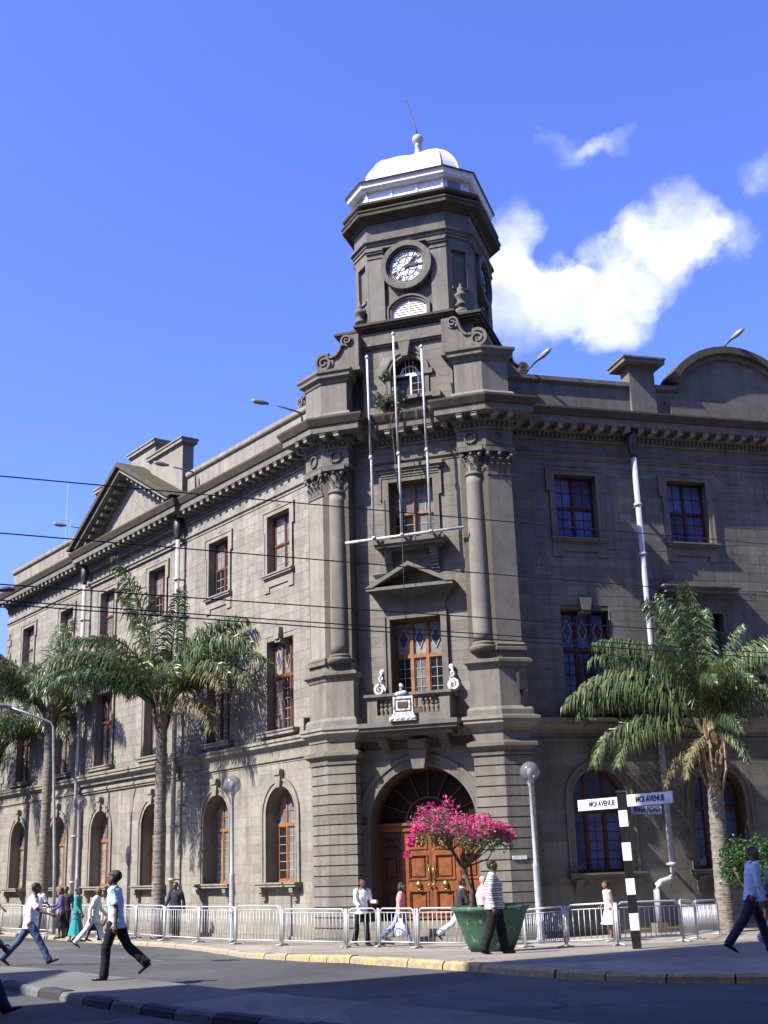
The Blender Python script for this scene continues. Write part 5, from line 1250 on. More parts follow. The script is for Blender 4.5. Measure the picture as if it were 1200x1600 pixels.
s = MB(); leaf_cloud(s, lf, r, 34, .05, 1.); part('leaves', s, M['leaf'], bg, kind='stuff')
s = MB(); leaf_cloud(s, fl, r, 54, .04, .95); part('blossoms', s, M['bract'], bg, kind='stuff')
# clipped dark shrub at the right
sh = thing('shrub', (9.7, 34.0, 0), 'dark green rounded shrub at the right edge beside the palm trunk', 'shrub'); r = random.Random(11)
s = MB()
for i in range(9): a = i*.7; s.tube([(9.75, 34., 0), (9.75+.2*math.cos(a), 34+.2*math.sin(a), .7), (9.75+.8*math.cos(a), 34+.8*math.sin(a), 1.7)], [.05, .035, .012], 6)
part('stems', s, M['bark_d'], sh)
cs = []
for i in range(70): d = Vector((r.gauss(0, 1), r.gauss(0, 1), r.gauss(0, .8))).normalized(); cs.append((Vector((9.85, 34., 1.75))+Vector((d.x*1.15, d.y*.85, d.z*.75))*r.uniform(.65, 1.), r.uniform(.22, .36)))
s = MB(); leaf_cloud(s, cs, r, 85, .055, 1.); part('leaves', s, M['bush'], sh, kind='stuff')
# self-sown plant on the cornice, and its dry roots
lp = thing('ledge_plant', P('F', -.35, -.3, 15.75), 'self-sown leafy plant on the cornice ledge under the open attic window', 'plant'); r = random.Random(13)
M['sage'] = leaf_mat('grey_green_leaf', (.13, .165, .095), rough=.6)
s = MB(); cs = []
for i in range(15):
    x = r.uniform(-.85, .1); z = 15.85+r.random()*.85*(1-abs(x+.35)); cs.append((P('F', x, r.uniform(-.25, .12), z), .17)); s.tube([P('F', -.35, -.3, 15.74), P('F', (x-.35)/2, -.15, (z+15.9)/2), P('F', x, 0, z)], [.02, .015, .006], 5)
for i in range(5): cs.append((P('F', -.5+r.uniform(-.15, .3), .0, 16.9+r.uniform(0, .3)), .13)); s.tube([P('F', -.4, -.3, 15.8), P('F', -.45, -.1, 16.4), P('F', -.45, 0, 17.1)], [.02, .014, .006], 5)
for i in range(22):
    x = r.uniform(-1.2, 1.3)*(.6+.4*r.random()); l = r.random()**1.8*.75+.06; s.tube([P('F', x, .21, 15.6), P('F', x+r.uniform(-.1, .1), .22, 15.5-l*.4), P('F', x+r.uniform(-.2, .2), .2+r.uniform(-.08, .08), 15.5-l)], [.006, .004, .002], 4)
part('stems', s, M['bark_d'], lp); s = MB(); leaf_cloud(s, cs, r, 42, .06, 1.); part('leaves', s, M['sage'], lp, kind='stuff')

# ------------------------------------------------------------------ street furniture
def globe_lamp(loc, h, label):
    t = thing('street_lamp', loc, label, 'lamp post', 'globe lamp posts on the pavement'); s = MB(); T = Matrix.Translation(loc)
    s.lathe([(.11, 0), (.11, .12), (.08, .16), (.08, 1.9), (.085, 1.95), (.055, 2.0), (.052, h-.66), (.07, h-.64), (.07, h-.6), (.10, h-.56), (.10, h-.50), (.05, h-.5)], 12); part('post', s, M['pole'], t, T)
    s = MB(); s.ball((0, 0, h-.27), .27, 20); part('globe', s, M['globe'], t, T)
    s = MB(); s.lathe([(.06, h-.5), (.06, h-.36), (.075, h-.34), (.075, h-.2), (.03, h-.17)], 10); part('bulb_holder', s, M['white'], t, T)
globe_lamp((3.67, 32.93, 0), 4.6, 'globe lamp post to the right of the pink-flowering tree')
globe_lamp((-4.9, 37.65, 0), 4.85, 'globe lamp post between the two nearest arched windows of the sunlit wall')
globe_lamp((-11.83, 46.69, 0), 5.0, 'globe lamp post farthest along the sunlit wall, behind the walkers')
def cobra(mb, hd, p0, pts, rad, head, hdir):
    mb.tube(pts, rad, 8); hdir = Vector(hdir).normalized(); c = Vector(head)
    hd.tube([c-hdir*.1, c, c+hdir*.15, c+hdir*.36, c+hdir*.5], [(.04, .04), (.06, .055), (.10, .07), (.09, .06), (.03, .025)], 10)
st = thing('street_lamp', (-12.96, 48.01, 0), 'tall thin lamp post with a curved arm reaching left, behind the group of walkers', 'street lamp')
a, b = MB(), MB(); X, Y = -12.96, 48.01
cobra(a, b, None, [(X, Y, 0), (X-.1, Y, 2.6), (X-.38, Y, 7.75), (X-.5, Y-.05, 7.95), (X-1.1, Y-.3, 8.2), (X-1.9, Y-.6, 8.5)], [.07, .06, .05, .045, .04, .035], (X-2.0, Y-.65, 8.53), (-.85, -.45, .12)); part('post', a, M['pole'], st); part('lamp_head', b, M['lamp'], st)
def roof_lamp(k, s0, z0, pts, head, hdir, label):
    t = thing('roof_lamp', P(k, s0, -.2, z0), label, 'roof lamp', 'street lamps on the parapets'); a, b = MB(), MB()
    cobra(a, b, None, [P(k, *q) for q in pts], .032, P(k, *head), FR[k].to_3x3() @ Vector((hdir[0], -hdir[1], hdir[2]))); part('arm', a, M['iron'], t); part('lamp_head', b, M['lamp'], t)
roof_lamp('L', -2.2, 16.0, [(-2.27, .06, 15.75), (-2.28, .06, 16.5), (-2.29, .12, 16.67), (-2.54, .9, 16.86)], (-2.72, 1.2, 16.93), (-.35, 1, .12), 'roof lamp on the long parapet nearest the tower')
roof_lamp('L', -10.0, 16.0, [(-9.6, .06, 15.75), (-9.68, .06, 16.55), (-9.73, .12, 16.7), (-9.88, .9, 16.82)], (-9.95, 1.15, 16.87), (-.25, 1, .12), 'roof lamp beside the right-hand end of the triangular gable')
roof_lamp('L', -19.6, 16.0, [(-19.3, .02, 15.8), (-19.3, .06, 16.6), (-19.32, .12, 16.75), (-19.6, .85, 16.88)], (-19.75, 1.1, 16.92), (-.35, 1, .12), 'roof lamp beyond the left-hand end of the triangular gable')
roof_lamp('R', 3.0, 16.9, [(2.62, -.15, 16.93), (2.75, -.02, 17.08), (2.98, .26, 17.3)], (3.03, .33, 17.35), (.6, .8, .5), 'roof lamp on the side parapet beside the tower scroll')
roof_lamp('R', 10.2, 18.4, [(9.9, -.15, 18.4), (10.0, -.02, 18.56), (10.12, .2, 18.7)], (10.15, .26, 18.74), (.6, .8, .5), 'roof lamp above the curved gable')
def flood(k, s0, n, z, label, rz):
    t = thing('floodlight', P(k, s0, n, z), label, 'floodlight'); m = FR[k] @ Matrix.Translation((s0, -n, z)) @ Matrix.Rotation(R_(rz), 4, 'Z')
    s = MB(); s.prism([(-.2, .08), (.2, .12), (.26, .42), (-.2, .5)], -.1, .14); part('housing', s, M['iron'], t, m)
    s = MB(); s.box(-.03, .03, -.03, .03, 0, .12); s.box(-.14, .14, -.02, .02, .06, .1); part('bracket', s, M['iron'], t, m)
flood('L', -2.05, .12, 6.06, 'black floodlight on the ledge left of the entrance corner', -30)
t = thing('floodlight', P('R', 1.55, .66, 7.0), 'black box floodlight on the right-hand pedestal of the entrance', 'floodlight'); s = MB(); s.box(1.42, 1.66, .70, .9, 6.75, 7.25); part('housing', s, M['iron'], t, FR['R']); s = MB(); s.box(1.5, 1.58, .62, .72, 6.4, 6.9); part('bracket', s, M['iron'], t, FR['R'])
# small plates on the piers
t = tag(part('wall_plate', MB().box(1.0, 1.42, .63, .655, 2.1, 2.2), M['white'], None, FR['R']), 'small pale plate on the right-hand rusticated pier', 'wall plate')
t = tag(part('wall_plate', MB().box(-1.78, -1.62, .006, .03, 1.62, 1.78), M['white'], None, FR['L']), 'small square plate on the sunlit wall left of the entrance pier', 'wall plate')

# barriers
BARM = MB().tube([(0, 0, 0), (0, 0, 1)], .0085, 6).mesh('bar', M['galv'])
def barrier(a, b, h, label, ra=.0):
    a = Vector((*a, gz(*a))); b = Vector((*b, gz(*b))); d = b-a; L_ = d.length; t = thing('crowd_barrier', a, label, 'crowd barrier', 'steel crowd barriers along the pavement'); u = d/L_; up = (Vector((0, 0, 1))+Vector((u.y, -u.x, 0))*rnd.uniform(-.035, .035)).normalized(); h = h*rnd.uniform(.985, 1.015)
    pts = [a+u*.05+up*.12]+[a+u*.05+up*(h-.12), a+u*.07+up*(h-.05), a+u*.14+up*h]+[b-u*.14+up*h, b-u*.07+up*(h-.05), b-u*.05+up*(h-.12), b-u*.05+up*.12]
    s = MB(); s.tube(pts, .021, 8); s.tube([a+u*.05+up*.14, b-u*.05+up*.14], .019, 8); s.tube([a+u*.05+up*(h-.1), b-u*.05+up*(h-.1)], .012, 6); part('frame', s, M['galv'], t)
    for p in (a+u*.0, b-u*.0):
        s = MB(); s.tube([p, p+up*h], .023, 8); w = Vector((u.y, -u.x, 0))*.2; s.tube([p-w+up*.02, p+up*.05, p+w+up*.02], .018, 6); part('post', s, M['galv'], t)
    n = max(4, int(L_/.145))
    for i in range(1, n):
        p = a+u*(.05+(L_-.1)*i/n); bend = rnd.uniform(-.012, .012)
        o = link('bar', BARM, t, Matrix.Translation(p+up*.14) @ Matrix.Rotation(bend*1.5, 4, 'Y') @ Matrix.Scale(h-.24, 4, (0, 0, 1)))
sL = lambda x, y: (Vector((x, y, 0))-P('L', 0, 0)).dot(PL['L'][2])
ss = sL(-8.81, 42.88); lp_ = [P2('L', ss-2.45*i, 1.95) for i in range(5, 0, -1)]
posts = [tuple(q) for q in lp_]+[(-8.81, 42.88), (-7.44, 40.56), (-6.05, 38.72), (-4.71, 37.0), (-3.23, 35.59), (-1.37, 33.75), (-.49, 33.56), (.48, 32.51), (1.75, 31.6), (3.08, 30.87), (3.70, 28.21), (4.73, 27.54), (6.35, 28.43), (7.25, 31.0), (8.55, 34.0)]
where = ['at the far left end of the line', 'behind the white-shirted walker at the left', 'behind the man seen from behind', 'behind the woman in teal', 'behind the pale-suited man', 'behind the tallest palm', 'left of the pipe on the sunlit wall', 'right of the pipe on the sunlit wall', 'under the nearer left arched window', 'left of the entrance pier', 'before the man in the white jacket', 'before the woman in pink with the carrier bag', 'with bent bars before the door steps', 'partly behind the green planter', 'right of the green planter', 'at the foot of the globe lamp right of the planter', 'before the woman in the white skirt', 'behind the striped signpost', 'turning back towards the wall at the right', 'before the palm on the dark side']
for i in range(len(posts)-1):
    d = (Vector(posts[i+1])-Vector(posts[i])).normalized()*.025; h = 1.05 if i < 9 else .96 if i < 14 else .88
    if i in (18,): h = .9
    barrier((posts[i][0]+d.x, posts[i][1]+d.y), (posts[i+1][0]-d.x, posts[i+1][1]-d.y), h, 'steel crowd barrier '+where[min(i, len(where)-1)])
# signpost
SX, SY = 4.55, 24.44; SZ = gz(SX, SY)
sp = thing('signpost', (SX, SY, SZ), 'black and white striped signpost with three white street name boards', 'signpost'); T = Matrix.Translation((SX, SY, SZ)) @ Matrix.Rotation(R_(-12), 4, 'Z') @ Matrix.Rotation(R_(-1.2), 4, 'Y')
zz = [0, .33, .64, .98, 1.28, 1.61, 1.95, 2.25, 2.56, 2.9]
for i in range(9):
    s = MB(); s.box(-.085, .085, -.085, .085, zz[i], zz[i+1]); part('band', s, M['black'] if i % 2 == 0 else M['white'], sp, T)
s = MB(); s.box(-.095, .095, -.095, .095, 2.9, 2.94); part('cap', s, M['iron'], sp, T)
M['ink'] = simple('sign_ink', (.025, .028, .06), .6, .1)
def board(d, z, L_, h, txt, size, off=.1, tx=0.):
    d = Vector((*d, 0)).normalized(); n = Vector((d.y, -d.x, 0)) # facing the camera side
    m = T @ Matrix.Translation((0, 0, 0)); o = Vector((SX, SY, SZ+z)); mm = Matrix(((d.x, -n.x, 0, o.x), (d.y, -n.y, 0, o.y), (0, 0, 1, o.z), (0, 0, 0, 1)))
    s = MB(); s.box(off, off+L_, -.02, .02, -h/2, h/2) if L_ > 0 else s.box(off+L_, off, -.02, .02, -h/2, h/2); b = part('name_board', s, M['white'], sp, mm)
    s = MB(); x0, x1 = sorted((off, off+L_)); s.box(x0, x1, -.024, .024, h/2-.0, h/2+.008); s.box(x0, x1, -.024, .024, -h/2-.008, -h/2); part('edge', s, M['ink'], b, mm)
    link('lettering', text_mesh(txt, size, M['ink'], depth=.002, sx=.78, bold=.0035), b, mm @ Matrix.Translation((off+L_/2+tx, -.0265, -.0)))
board((.62, -.78), 2.72, -1.16, .215, 'MOI AVENUE', .15, -.07, .07); board((.62, -.78), 2.74, 1.12, .225, 'MOI AVENUE', .155, .07, .03); board((.93, .36), 2.57, .68, .19, 'RIVER ROAD', .135, .14, 0)
# worn lane line, manhole covers and litter on the road
def flat(name, pts, mat, dz, label, cat):
    mb = MB(); mb.add([(x, y, gz(x, y)-.12+dz) for x, y in pts], [tuple(range(len(pts)))]); return tag(link(name, mb.mesh(name, mat)), label, cat)
M['lane'] = kerb_mat('worn_road_paint', (.30, .30, .28), (.10, .10, .098), .44)
mb = MB(); A_, B_ = Vector((-11.5, 36.5)), Vector((-3.2, 27.4)); nn_ = Vector((.75, .66))*.05
for i in range(40):
    p, q = A_.lerp(B_, i/40), A_.lerp(B_, (i+1)/40); mb.add([(*(w), gz(*w)-.115) for w in (p-nn_, q-nn_, q+nn_, p+nn_)], [(0, 1, 2, 3)])
tag(link('road_marking', mb.mesh('road_marking', M['lane'])), kind='structure')
for (x, y, lb) in [(-3.95, 28.9, 'round iron manhole cover in the sunlit road')]:
    t = thing('manhole_cover', (x, y, gz(x, y)-.12), lb, 'manhole cover'); T0 = Matrix.Translation((x, y, gz(x, y)-.12)); s = MB(); s.lathe([(.36, 0), (.36, .006), (.30, .008), (.02, .008)], 24); part('lid', s, M['iron'], t, T0)
    s = MB()
    for i in range(-3, 4): s.box(-.24, .24, i*.08-.015, i*.08+.015, .007, .014)
    part('tread', s, M['iron'], t, T0)
# overhead wires
def wire(uL, vL, uR, vR, label, yl=14., yr=22., r=.0085):
    def at(u, v, y): q = Fw+Rt*(u-600)/FPX-Up*(v-800)/FPX; return Vector((0, 0, CZ))+q*(y/q.y)
    A, B = at(uL, vL, yl), at(uR, vR, yr); d = B-A; A2 = A-d*1.2; B2 = B+d*.9
    pts = [A2.lerp(B2, i/24)-Vector((0, 0, .05*(1-(2*i/24-1)**2)*2)) for i in range(25)]; off = Vector((0, 0, .08)); s = MB(); s.tube([p+off for p in pts], r, 6)
    o = link('overhead_wire', s.mesh('overhead_wire', M['black']), None); tag(o, label, 'wire', 'overhead wires')
wire(0, 742, 1200, 850, 'topmost overhead wire, crossing just under the cornice'); wire(0, 831, 1200, 931, 'second overhead wire from the top, crossing the upper window')
wire(0, 911, 1200, 994, 'third overhead wire from the top, crossing above the door pediment'); wire(0, 936, 1200, 1020, 'fourth overhead wire, the upper of the close pair', yl=14.2, yr=22.3); wire(0, 942, 1200, 1028, 'lowest overhead wire, the lower of the close pair')

# ------------------------------------------------------------------ buildings beyond and across the street, unseen blocks that cut sky light
def plain_block(name, pts, h, label, mat, win=True, roofm=None):
    t = thing(name, (pts[0][0], pts[0][1], 0), label, 'building'); part('wall', MB().slab(pts, -.2, h), mat, t); c = Vector((sum(p[0] for p in pts)/len(pts), sum(p[1] for p in pts)/len(pts)))
    part('roof', MB().slab([tuple(c+(Vector(p)-c)*1.04) for p in pts], h, h+.5), roofm or M['trim_f'], t)
    if win:
        W = MB()
        for a, b in zip(pts, pts[1:]+pts[:1]):
            a, b = Vector(a), Vector(b); L_ = (b-a).length; u = (b-a)/L_; n = Vector((u.y, -u.x)); k = int(L_/3)
            for fl_ in range(int(h/3.4)):
                for i in range(k):
                    p = a+u*(1.5+i*(L_-3)/max(1, k-1))-u*.6; z = 1.2+fl_*3.4; vs = []
                    for q, o in ((0, -.1), (1.2, -.1)): vs += [(*(p+u*q+n*o), z), (*(p+u*q+n*.03), z)]
                    vs2 = [(x, y, z+1.6) for x, y, _ in vs]; W.add(vs+vs2, [(1, 3, 7, 5), (0, 1, 5, 4), (2, 3, 7, 6), (4, 5, 7, 6), (0, 1, 3, 2)])
        part('window_row', W, M['glass_d'], t, kind='stuff')
M['render_d'] = simple('grey_render', (.20, .19, .18), .85, .12, 1.5)
M['render'] = simple('cream_render', (.38, .34, .28), .85, .12, 1.5, dirt=(.22, .19, .15), dscale=.6)
M['brick'] = simple('brown_render', (.22, .11, .06), .85, .25, 1.5); M['blueroof'] = simple('blue_grey_roof', (.07, .085, .12), .5, .2, 3)
plain_block('office_block', [(-14.4, 13.75), (-30, 4.5), (-30, -16), (-14.4, -16)][::-1], 30, 'tall office block across the street that shades the road', M['render'])
plain_block('shop_block', [(-20.5, 16.2), (-20.5, 12.4), (-32, 7.2), (-32, 11.0)][::-1], 16.6, 'lower shop block behind the office block across the street', M['render'])
plain_block('far_house', [(-46, 95), (-30.6, 95), (-30.6, 108), (-46, 108)], 18.6, 'brown house beyond the far end of the long wall', M['brick'], True, M['brick'])
plain_block('south_sky_blocker', [(-13, -5), (40, -16), (40, -34), (-13, -30)][::-1], 36, 'long unseen dark block added behind the viewer to cut the sky light', M['render_d'])  # unseen mass added to hold sky light off the entrance and right wall
plain_block('east_sky_blocker', [(26, 2), (54, 10), (58, -4), (30, -12)][::-1], 32, 'unseen block added at the right behind the viewer to cut the sky light', M['render_d'])  # added out of view, facing the right wall, to block its sky light
plain_block('west_sky_blocker', [(-36, 26), (-52, 78), (-66, 74), (-50, 22)], 24, 'unseen block added opposite the long sunlit wall to cut the sky light', M['render_d'])  # added out of view to keep sky light off the long wall
mast = thing('radio_mast', (-33, 120, 0), 'thin radio mast rising behind the far left parapet', 'mast'); s = MB()
s.tube([(-33, 120, 0), (-33, 120, 42)], .022, 4); s.tube([(-32.55, 120, 30), (-32.55, 120, 38)], .018, 4)
for i in range(5): s.tube([(-33, 120, 30+2*i), (-32.55, 120, 30+2*i)], .025, 4)
part('lattice', s, M['pole'], mast)
st = thing('street_lamp', (-16.6, 44, 0), 'street lamp at the left edge, only its dark hooded head in view', 'street lamp'); a, b = MB(), MB()
def at_px(u, v, y): q = Fw+Rt*(u-600)/FPX-Up*(v-800)/FPX; return Vector((0, 0, CZ))+q*(y/q.y)
hd = at_px(2, 921, 44); a.tube([(-16.6, 44, 0), (-16.6, 44, hd.z-.6), (-16.3, 44, hd.z-.15), hd], [.09, .07, .055, .045], 8); b.tube([hd+Vector((-.25, 0, -.03)), hd, hd+Vector((.3, 0, 0)), hd+Vector((.52, 0, -.05))], [(.05, .08), (.10, .14), (.11, .14), (.03, .05)], 10); part('post', a, M['galv'], st); part('lamp_head', b, M['iron'], st)
# ------------------------------------------------------------------ people
def cloth(name, col, var=.12, rough=.9):
    m, nt, N, L, b = new_mat(name); f = noise_n(N, L, 7, 4, .6); g = noise_n(N, L, 16, 3, .6, stretch=(1, 1, .35))
    L.new(ramp(N, L, f, [(.3, tuple(c*(1-var) for c in col)), (.7, tuple(min(1, c*(1+var)) for c in col))]), b.inputs['Base Color']); b.inputs['Roughness'].default_value = rough; b.inputs['Specular IOR Level'].default_value = .2
    bump(N, L, b, g, .55, .03); return m
def stripes():
    m, nt, N, L, b = new_mat('striped_knit'); tc = N.new('ShaderNodeTexCoord'); sp_ = N.new('ShaderNodeSeparateXYZ'); L.new(tc.outputs['Object'], sp_.inputs[0])
    mt_ = N.new('ShaderNodeMath'); mt_.operation = 'MULTIPLY'; mt_.inputs[1].default_value = 11.5; L.new(sp_.outputs[2], mt_.inputs[0])
    fr_ = N.new('ShaderNodeMath'); fr_.operation = 'FRACT'; L.new(mt_.outputs[0], fr_.inputs[0])
    c = ramp(N, L, fr_.outputs[0], [(.0, (.62, .60, .46)), (.34, (.62, .60, .46)), (.40, (.10, .11, .17)), (.50, (.10, .11, .17)), (.54, (.42, .42, .40)), (.78, (.42, .42, .40)), (.84, (.10, .11, .17)), (.95, (.10, .11, .17))])
    L.new(c, b.inputs['Base Color']); b.inputs['Roughness'].default_value = .95; bump(N, L, b, noise_n(N, L, 30, 3), .5, .02); return m
SKIN = simple('dark_skin', (.125, .068, .044), .5, .12, 9, bstr=.05); SKIN2 = simple('brown_skin', (.19, .105, .065), .5, .12, 9, bstr=.05)
HAIR = simple('black_hair', (.012, .01, .01), .6, .3, 40, bstr=.5); SHOE = simple('black_shoe', (.015, .014, .014), .35, .2); TRAINER = simple('pale_trainer', (.45, .44, .42), .6, .2, 20); EYE = simple('eye_dark', (.01, .008, .008), .2, .1, bstr=0)
C = {k: cloth(k, v) for k, v in {'white_cotton': (.74, .75, .78), 'pale_blue_cotton': (.42, .53, .66), 'denim': (.06, .085, .16), 'light_denim': (.20, .27, .40), 'navy_wool': (.028, .032, .05), 'black_cloth': (.014, .014, .018), 'pale_suit_cloth': (.58, .66, .66),
     'teal_cloth': (.03, .26, .27), 'pink_cotton': (.62, .26, .24), 'pale_pink_cotton': (.66, .40, .48), 'peach_cotton': (.55, .36, .26), 'purple_cloth': (.10, .08, .20), 'grey_cloth': (.16, .16, .17), 'plastic_bag': (.78, .80, .86), 'charcoal_cloth': (.035, .035, .042)}.items()}
C['striped_knit'] = stripes()
FOLDS = bpy.data.textures.new('folds', 'CLOUDS'); FOLDS.noise_scale = .13; FOLDS.noise_depth = 2
def remesh(mb, vox, name, mat, extra=None, it=4):
    me = mb.mesh(name, mat); o = bpy.data.objects.new(name, me); COL.objects.link(o)
    m = o.modifiers.new('r', 'REMESH'); m.mode = 'VOXEL'; m.voxel_size = vox; m.use_smooth_shade = True
    s_ = o.modifiers.new('s', 'SMOOTH'); s_.iterations = it; s_.factor = .5
    if name in ('shirt', 'trousers'):
        d_ = o.modifiers.new('f', 'DISPLACE'); d_.texture = FOLDS; d_.strength = .026; d_.mid_level = .5; d_.texture_coords = 'LOCAL'
    dg = bpy.context.evaluated_depsgraph_get(); dg.update(); r = bpy.data.meshes.new_from_object(o.evaluated_get(dg)); bpy.data.objects.remove(o)
    if extra is not None and extra.v:
        bm = bmesh.new(); bm.from_mesh(r); e = extra.mesh('e', mat); bm.from_mesh(e); bm.to_mesh(r); bm.free()
    r.materials.clear(); r.materials.append(mat); r.name = name
    for p in r.polygons: p.use_smooth = True; p.material_index = 0
    return r
YX = (0, 1, 0)
def person(loc, yaw, H, label, group=None, hip=(25, -22), knee=(5, 18), arm=((-18, 12), (20, 25)), top='white_cotton', sleeve='short', hem=.50, bottom='trousers', bmat='denim', skin=SKIN, hair='short', shoe=SHOE, lean=3, turn=0, build=1., jacket=False, vox=.013, look=0, collar=None, abd=(.05, .05), skirt_z=.27):
    "forward is +x of the figure; index 0 is its left side (+y)"
    h = H; root = thing('person', loc, label, 'person', group, R_(yaw)); RM = WM[root.name]
    hz = .525*h; la = R_(lean); tx_ = lambda z: (z-hz)*math.sin(la)   # forward shift of the leaning trunk
    legs = []
    for i, sg in ((0, 1), (1, -1)):
        a, k = R_(hip[i]), R_(knee[i]); p0 = Vector((0, sg*.052*h, hz)); p1 = p0+Vector((math.sin(a), -.02*sg*0, -math.cos(a)))*.245*h; p2 = p1+Vector((math.sin(a-k), 0, -math.cos(a-k)))*.242*h; legs.append((p0, p1, p2, a-k))
    def foot_low(l): return l[2].z-.045*h-(.0 if abs(l[3]) < .2 else .03*abs(l[3]))
    dz = -min(foot_low(l) for l in legs)
    V = lambda v: Vector((v.x, v.y, v.z+dz)); legs = [(V(a), V(b), V(c), d) for a, b, c, d in legs]; hz += dz; dzt = dz
    tx_ = lambda z: (z-hz)*math.sin(la)
    # arms
    sz = hz+.292*h; arms = []
    for i, sg in ((0, 1), (1, -1)):
        b, e = R_(arm[i][0]), R_(arm[i][1]); tr_ = math.sin(R_(turn))*sg*.10*h
        p0 = Vector((tx_(sz)-tr_, sg*.112*h*build**.5, sz-.01*h)); d1 = Vector((math.sin(b), sg*(.10+abd[i]), -math.cos(b))).normalized(); p1 = p0+d1*.172*h; d2 = Vector((math.sin(b+e), sg*(.02+abd[i]*.4), -math.cos(b+e))).normalized(); p2 = p1+d2*.148*h; arms.append((p0, p1, p2, d2))
    def limb(mb, pts, rad, n=10, ref=YX): mb.tube(pts, rad, n, True, ref)
    def lerp(a, b, t): return a.lerp(b, t)
    # ---- body
    s = MB(); s.smooth = True
    for p0, p1, p2, an in legs: limb(s, [p0+Vector((0, 0, .02)), lerp(p0, p1, .25), lerp(p0, p1, .7), p1, lerp(p1, p2, .3), lerp(p1, p2, .75), p2, p2-Vector((0, 0, .025*h))], [.052*h, .05*h, .037*h, .031*h, .034*h, .023*h, .02*h, .02*h])
    T_ = lambda z, f=0.: Vector((tx_(hz+z*h)+f*h, 0, hz+z*h))
    limb(s, [T_(-.05), T_(0.), T_(.06), T_(.12), T_(.2), T_(.27), T_(.305), T_(.325)], [(.07*h*build, .055*h), (.09*h*build, .065*h*build), (.082*h*build, .058*h*build), (.078*h*build, .055*h*build), (.09*h*build, .062*h*build), (.095*h*build, .055*h), (.06*h, .045*h), (.035*h, .035*h)], 14)
    for p0, p1, p2, d in arms: limb(s, [p0+Vector((0, 0, .01)), lerp(p0, p1, .3), lerp(p0, p1, .8), p1, lerp(p1, p2, .3), p2], [.031*h, .029*h, .022*h, .021*h, .021*h, .0145*h])
    hc = T_(.40, .012); ly = R_(look); hx = Vector((math.cos(ly), math.sin(ly), 0)); hy = Vector((-math.sin(ly), math.cos(ly), 0))
    limb(s, [T_(.29), T_(.33, .004), hc+Vector((0, 0, -.03*h))], [.034*h, .031*h, .031*h])
    def hp(x, y, z): return hc+hx*x*h+hy*y*h+Vector((0, 0, z*h))
    hs = [(-.062, .018, .022, .022), (-.05, .016, .034, .033), (-.035, .010, .04, .044), (-.015, .004, .044, .051), (.005, 0, .045, .054), (.025, -.002, .045, .054), (.042, -.004, .04, .048), (.055, -.006, .027, .033), (.061, -.006, .012, .015)]
    vs = []; n = 14
    for z, fx, ry, rx in hs: vs += [hp(fx+rx*math.cos(2*math.pi*j/n), ry*math.sin(2*math.pi*j/n), z) for j in range(n)]
    s.add(vs, [(i*n+j, i*n+(j+1) % n, (i+1)*n+(j+1) % n, (i+1)*n+j) for i in range(len(hs)-1) for j in range(n)]+[tuple(range(n-1, -1, -1)), tuple((len(hs)-1)*n+j for j in range(n))])
    s.tube([hp(.05, 0, .012), hp(.062, 0, -.008), hp(.058, 0, -.014), hp(.046, 0, -.016)], [.006*h, .009*h, .009*h, .004*h], 8)  # nose
    s.tube([hp(.045, -.014, -.032), hp(.055, 0, -.031), hp(.045, .014, -.032)], .0058*h, 6)    # mouth
    s.tube([hp(.044, -.03, .012), hp(.052, -.015, .017), hp(.052, .015, .017), hp(.044, .03, .012)], .005*h, 6)  # brow
    for sg in (-1, 1): s.ball(hp(-.004, sg*.046, -.006), (.011*h, .007*h, .018*h), 8)
    hands = MB()
    for i, (p0, p1, p2, d) in enumerate(arms):
        sg = 1 if i == 0 else -1; side = Vector((0, 1, 0)); fw = side.cross(d)*-1; L0 = .052*h
        s.tube([p2-d*.01, p2+d*L0*.35, p2+d*L0*.8, p2+d*L0], [(.011*h, .014*h), (.013*h, .022*h), (.012*h, .024*h), (.009*h, .021*h)], 8, True, YX)
        fwd = Vector((d.z*-1, 0, d.x)) if abs(d.z) > .2 else Vector((0, 0, 1)); fwd = (Vector((1, 0, 0))-d*d.x).normalized() if abs(d.x) < .9 else Vector((0, 0, 1)); inn = Vector((0, -sg, 0))
        for q, (o, ln) in enumerate([(.017, .036), (.006, .041), (-.006, .038), (-.016, .03)]):
            b0 = p2+d*L0*.9+fwd*o*h; c1 = b0+d*ln*h*.45+inn*.004*h; c2 = c1+(d*.8+inn*.6).normalized()*ln*h*.3; c3 = c2+(d*.5+inn*.85).normalized()*ln*h*.25; hands.tube([b0-d*.01, c1, c2, c3], [.0048*h, .0046*h, .0042*h, .003*h], 6)
        b0 = p2+d*L0*.25+fwd*.018*h; hands.tube([b0, b0+(d*.6+fwd*.7).normalized()*.022*h, b0+(d*.95+fwd*.35+inn*.3).normalized()*.042*h], [.007*h, .006*h, .004*h], 6)
    I4 = RM
    def add(name, me, par=root): return link(name, me, par, I4)
    body = add('body', remesh(s, vox, 'body', skin, hands))
    e = MB()
    for sg in (-1, 1): e.ball(hp(.049, sg*.019, .006), .0062*h, 8)
    add('eyes', e.mesh('eyes', EYE), body)
    # ---- clothes
    g = .010*h; s = MB()
    hemz = (hem-.525)*h/h
    zz = [hemz, (hemz+.02)/2 if hemz < .0 else hemz+.02, .06, .12, .2, .265, .298]
    R_t = {0: .088, 1: .09, 2: .084, 3: .082, 4: .094, 5: .10, 6: .07}
    loose = .012 if not jacket else .018
    fl_ = .012 if jacket else .006
    prof = []
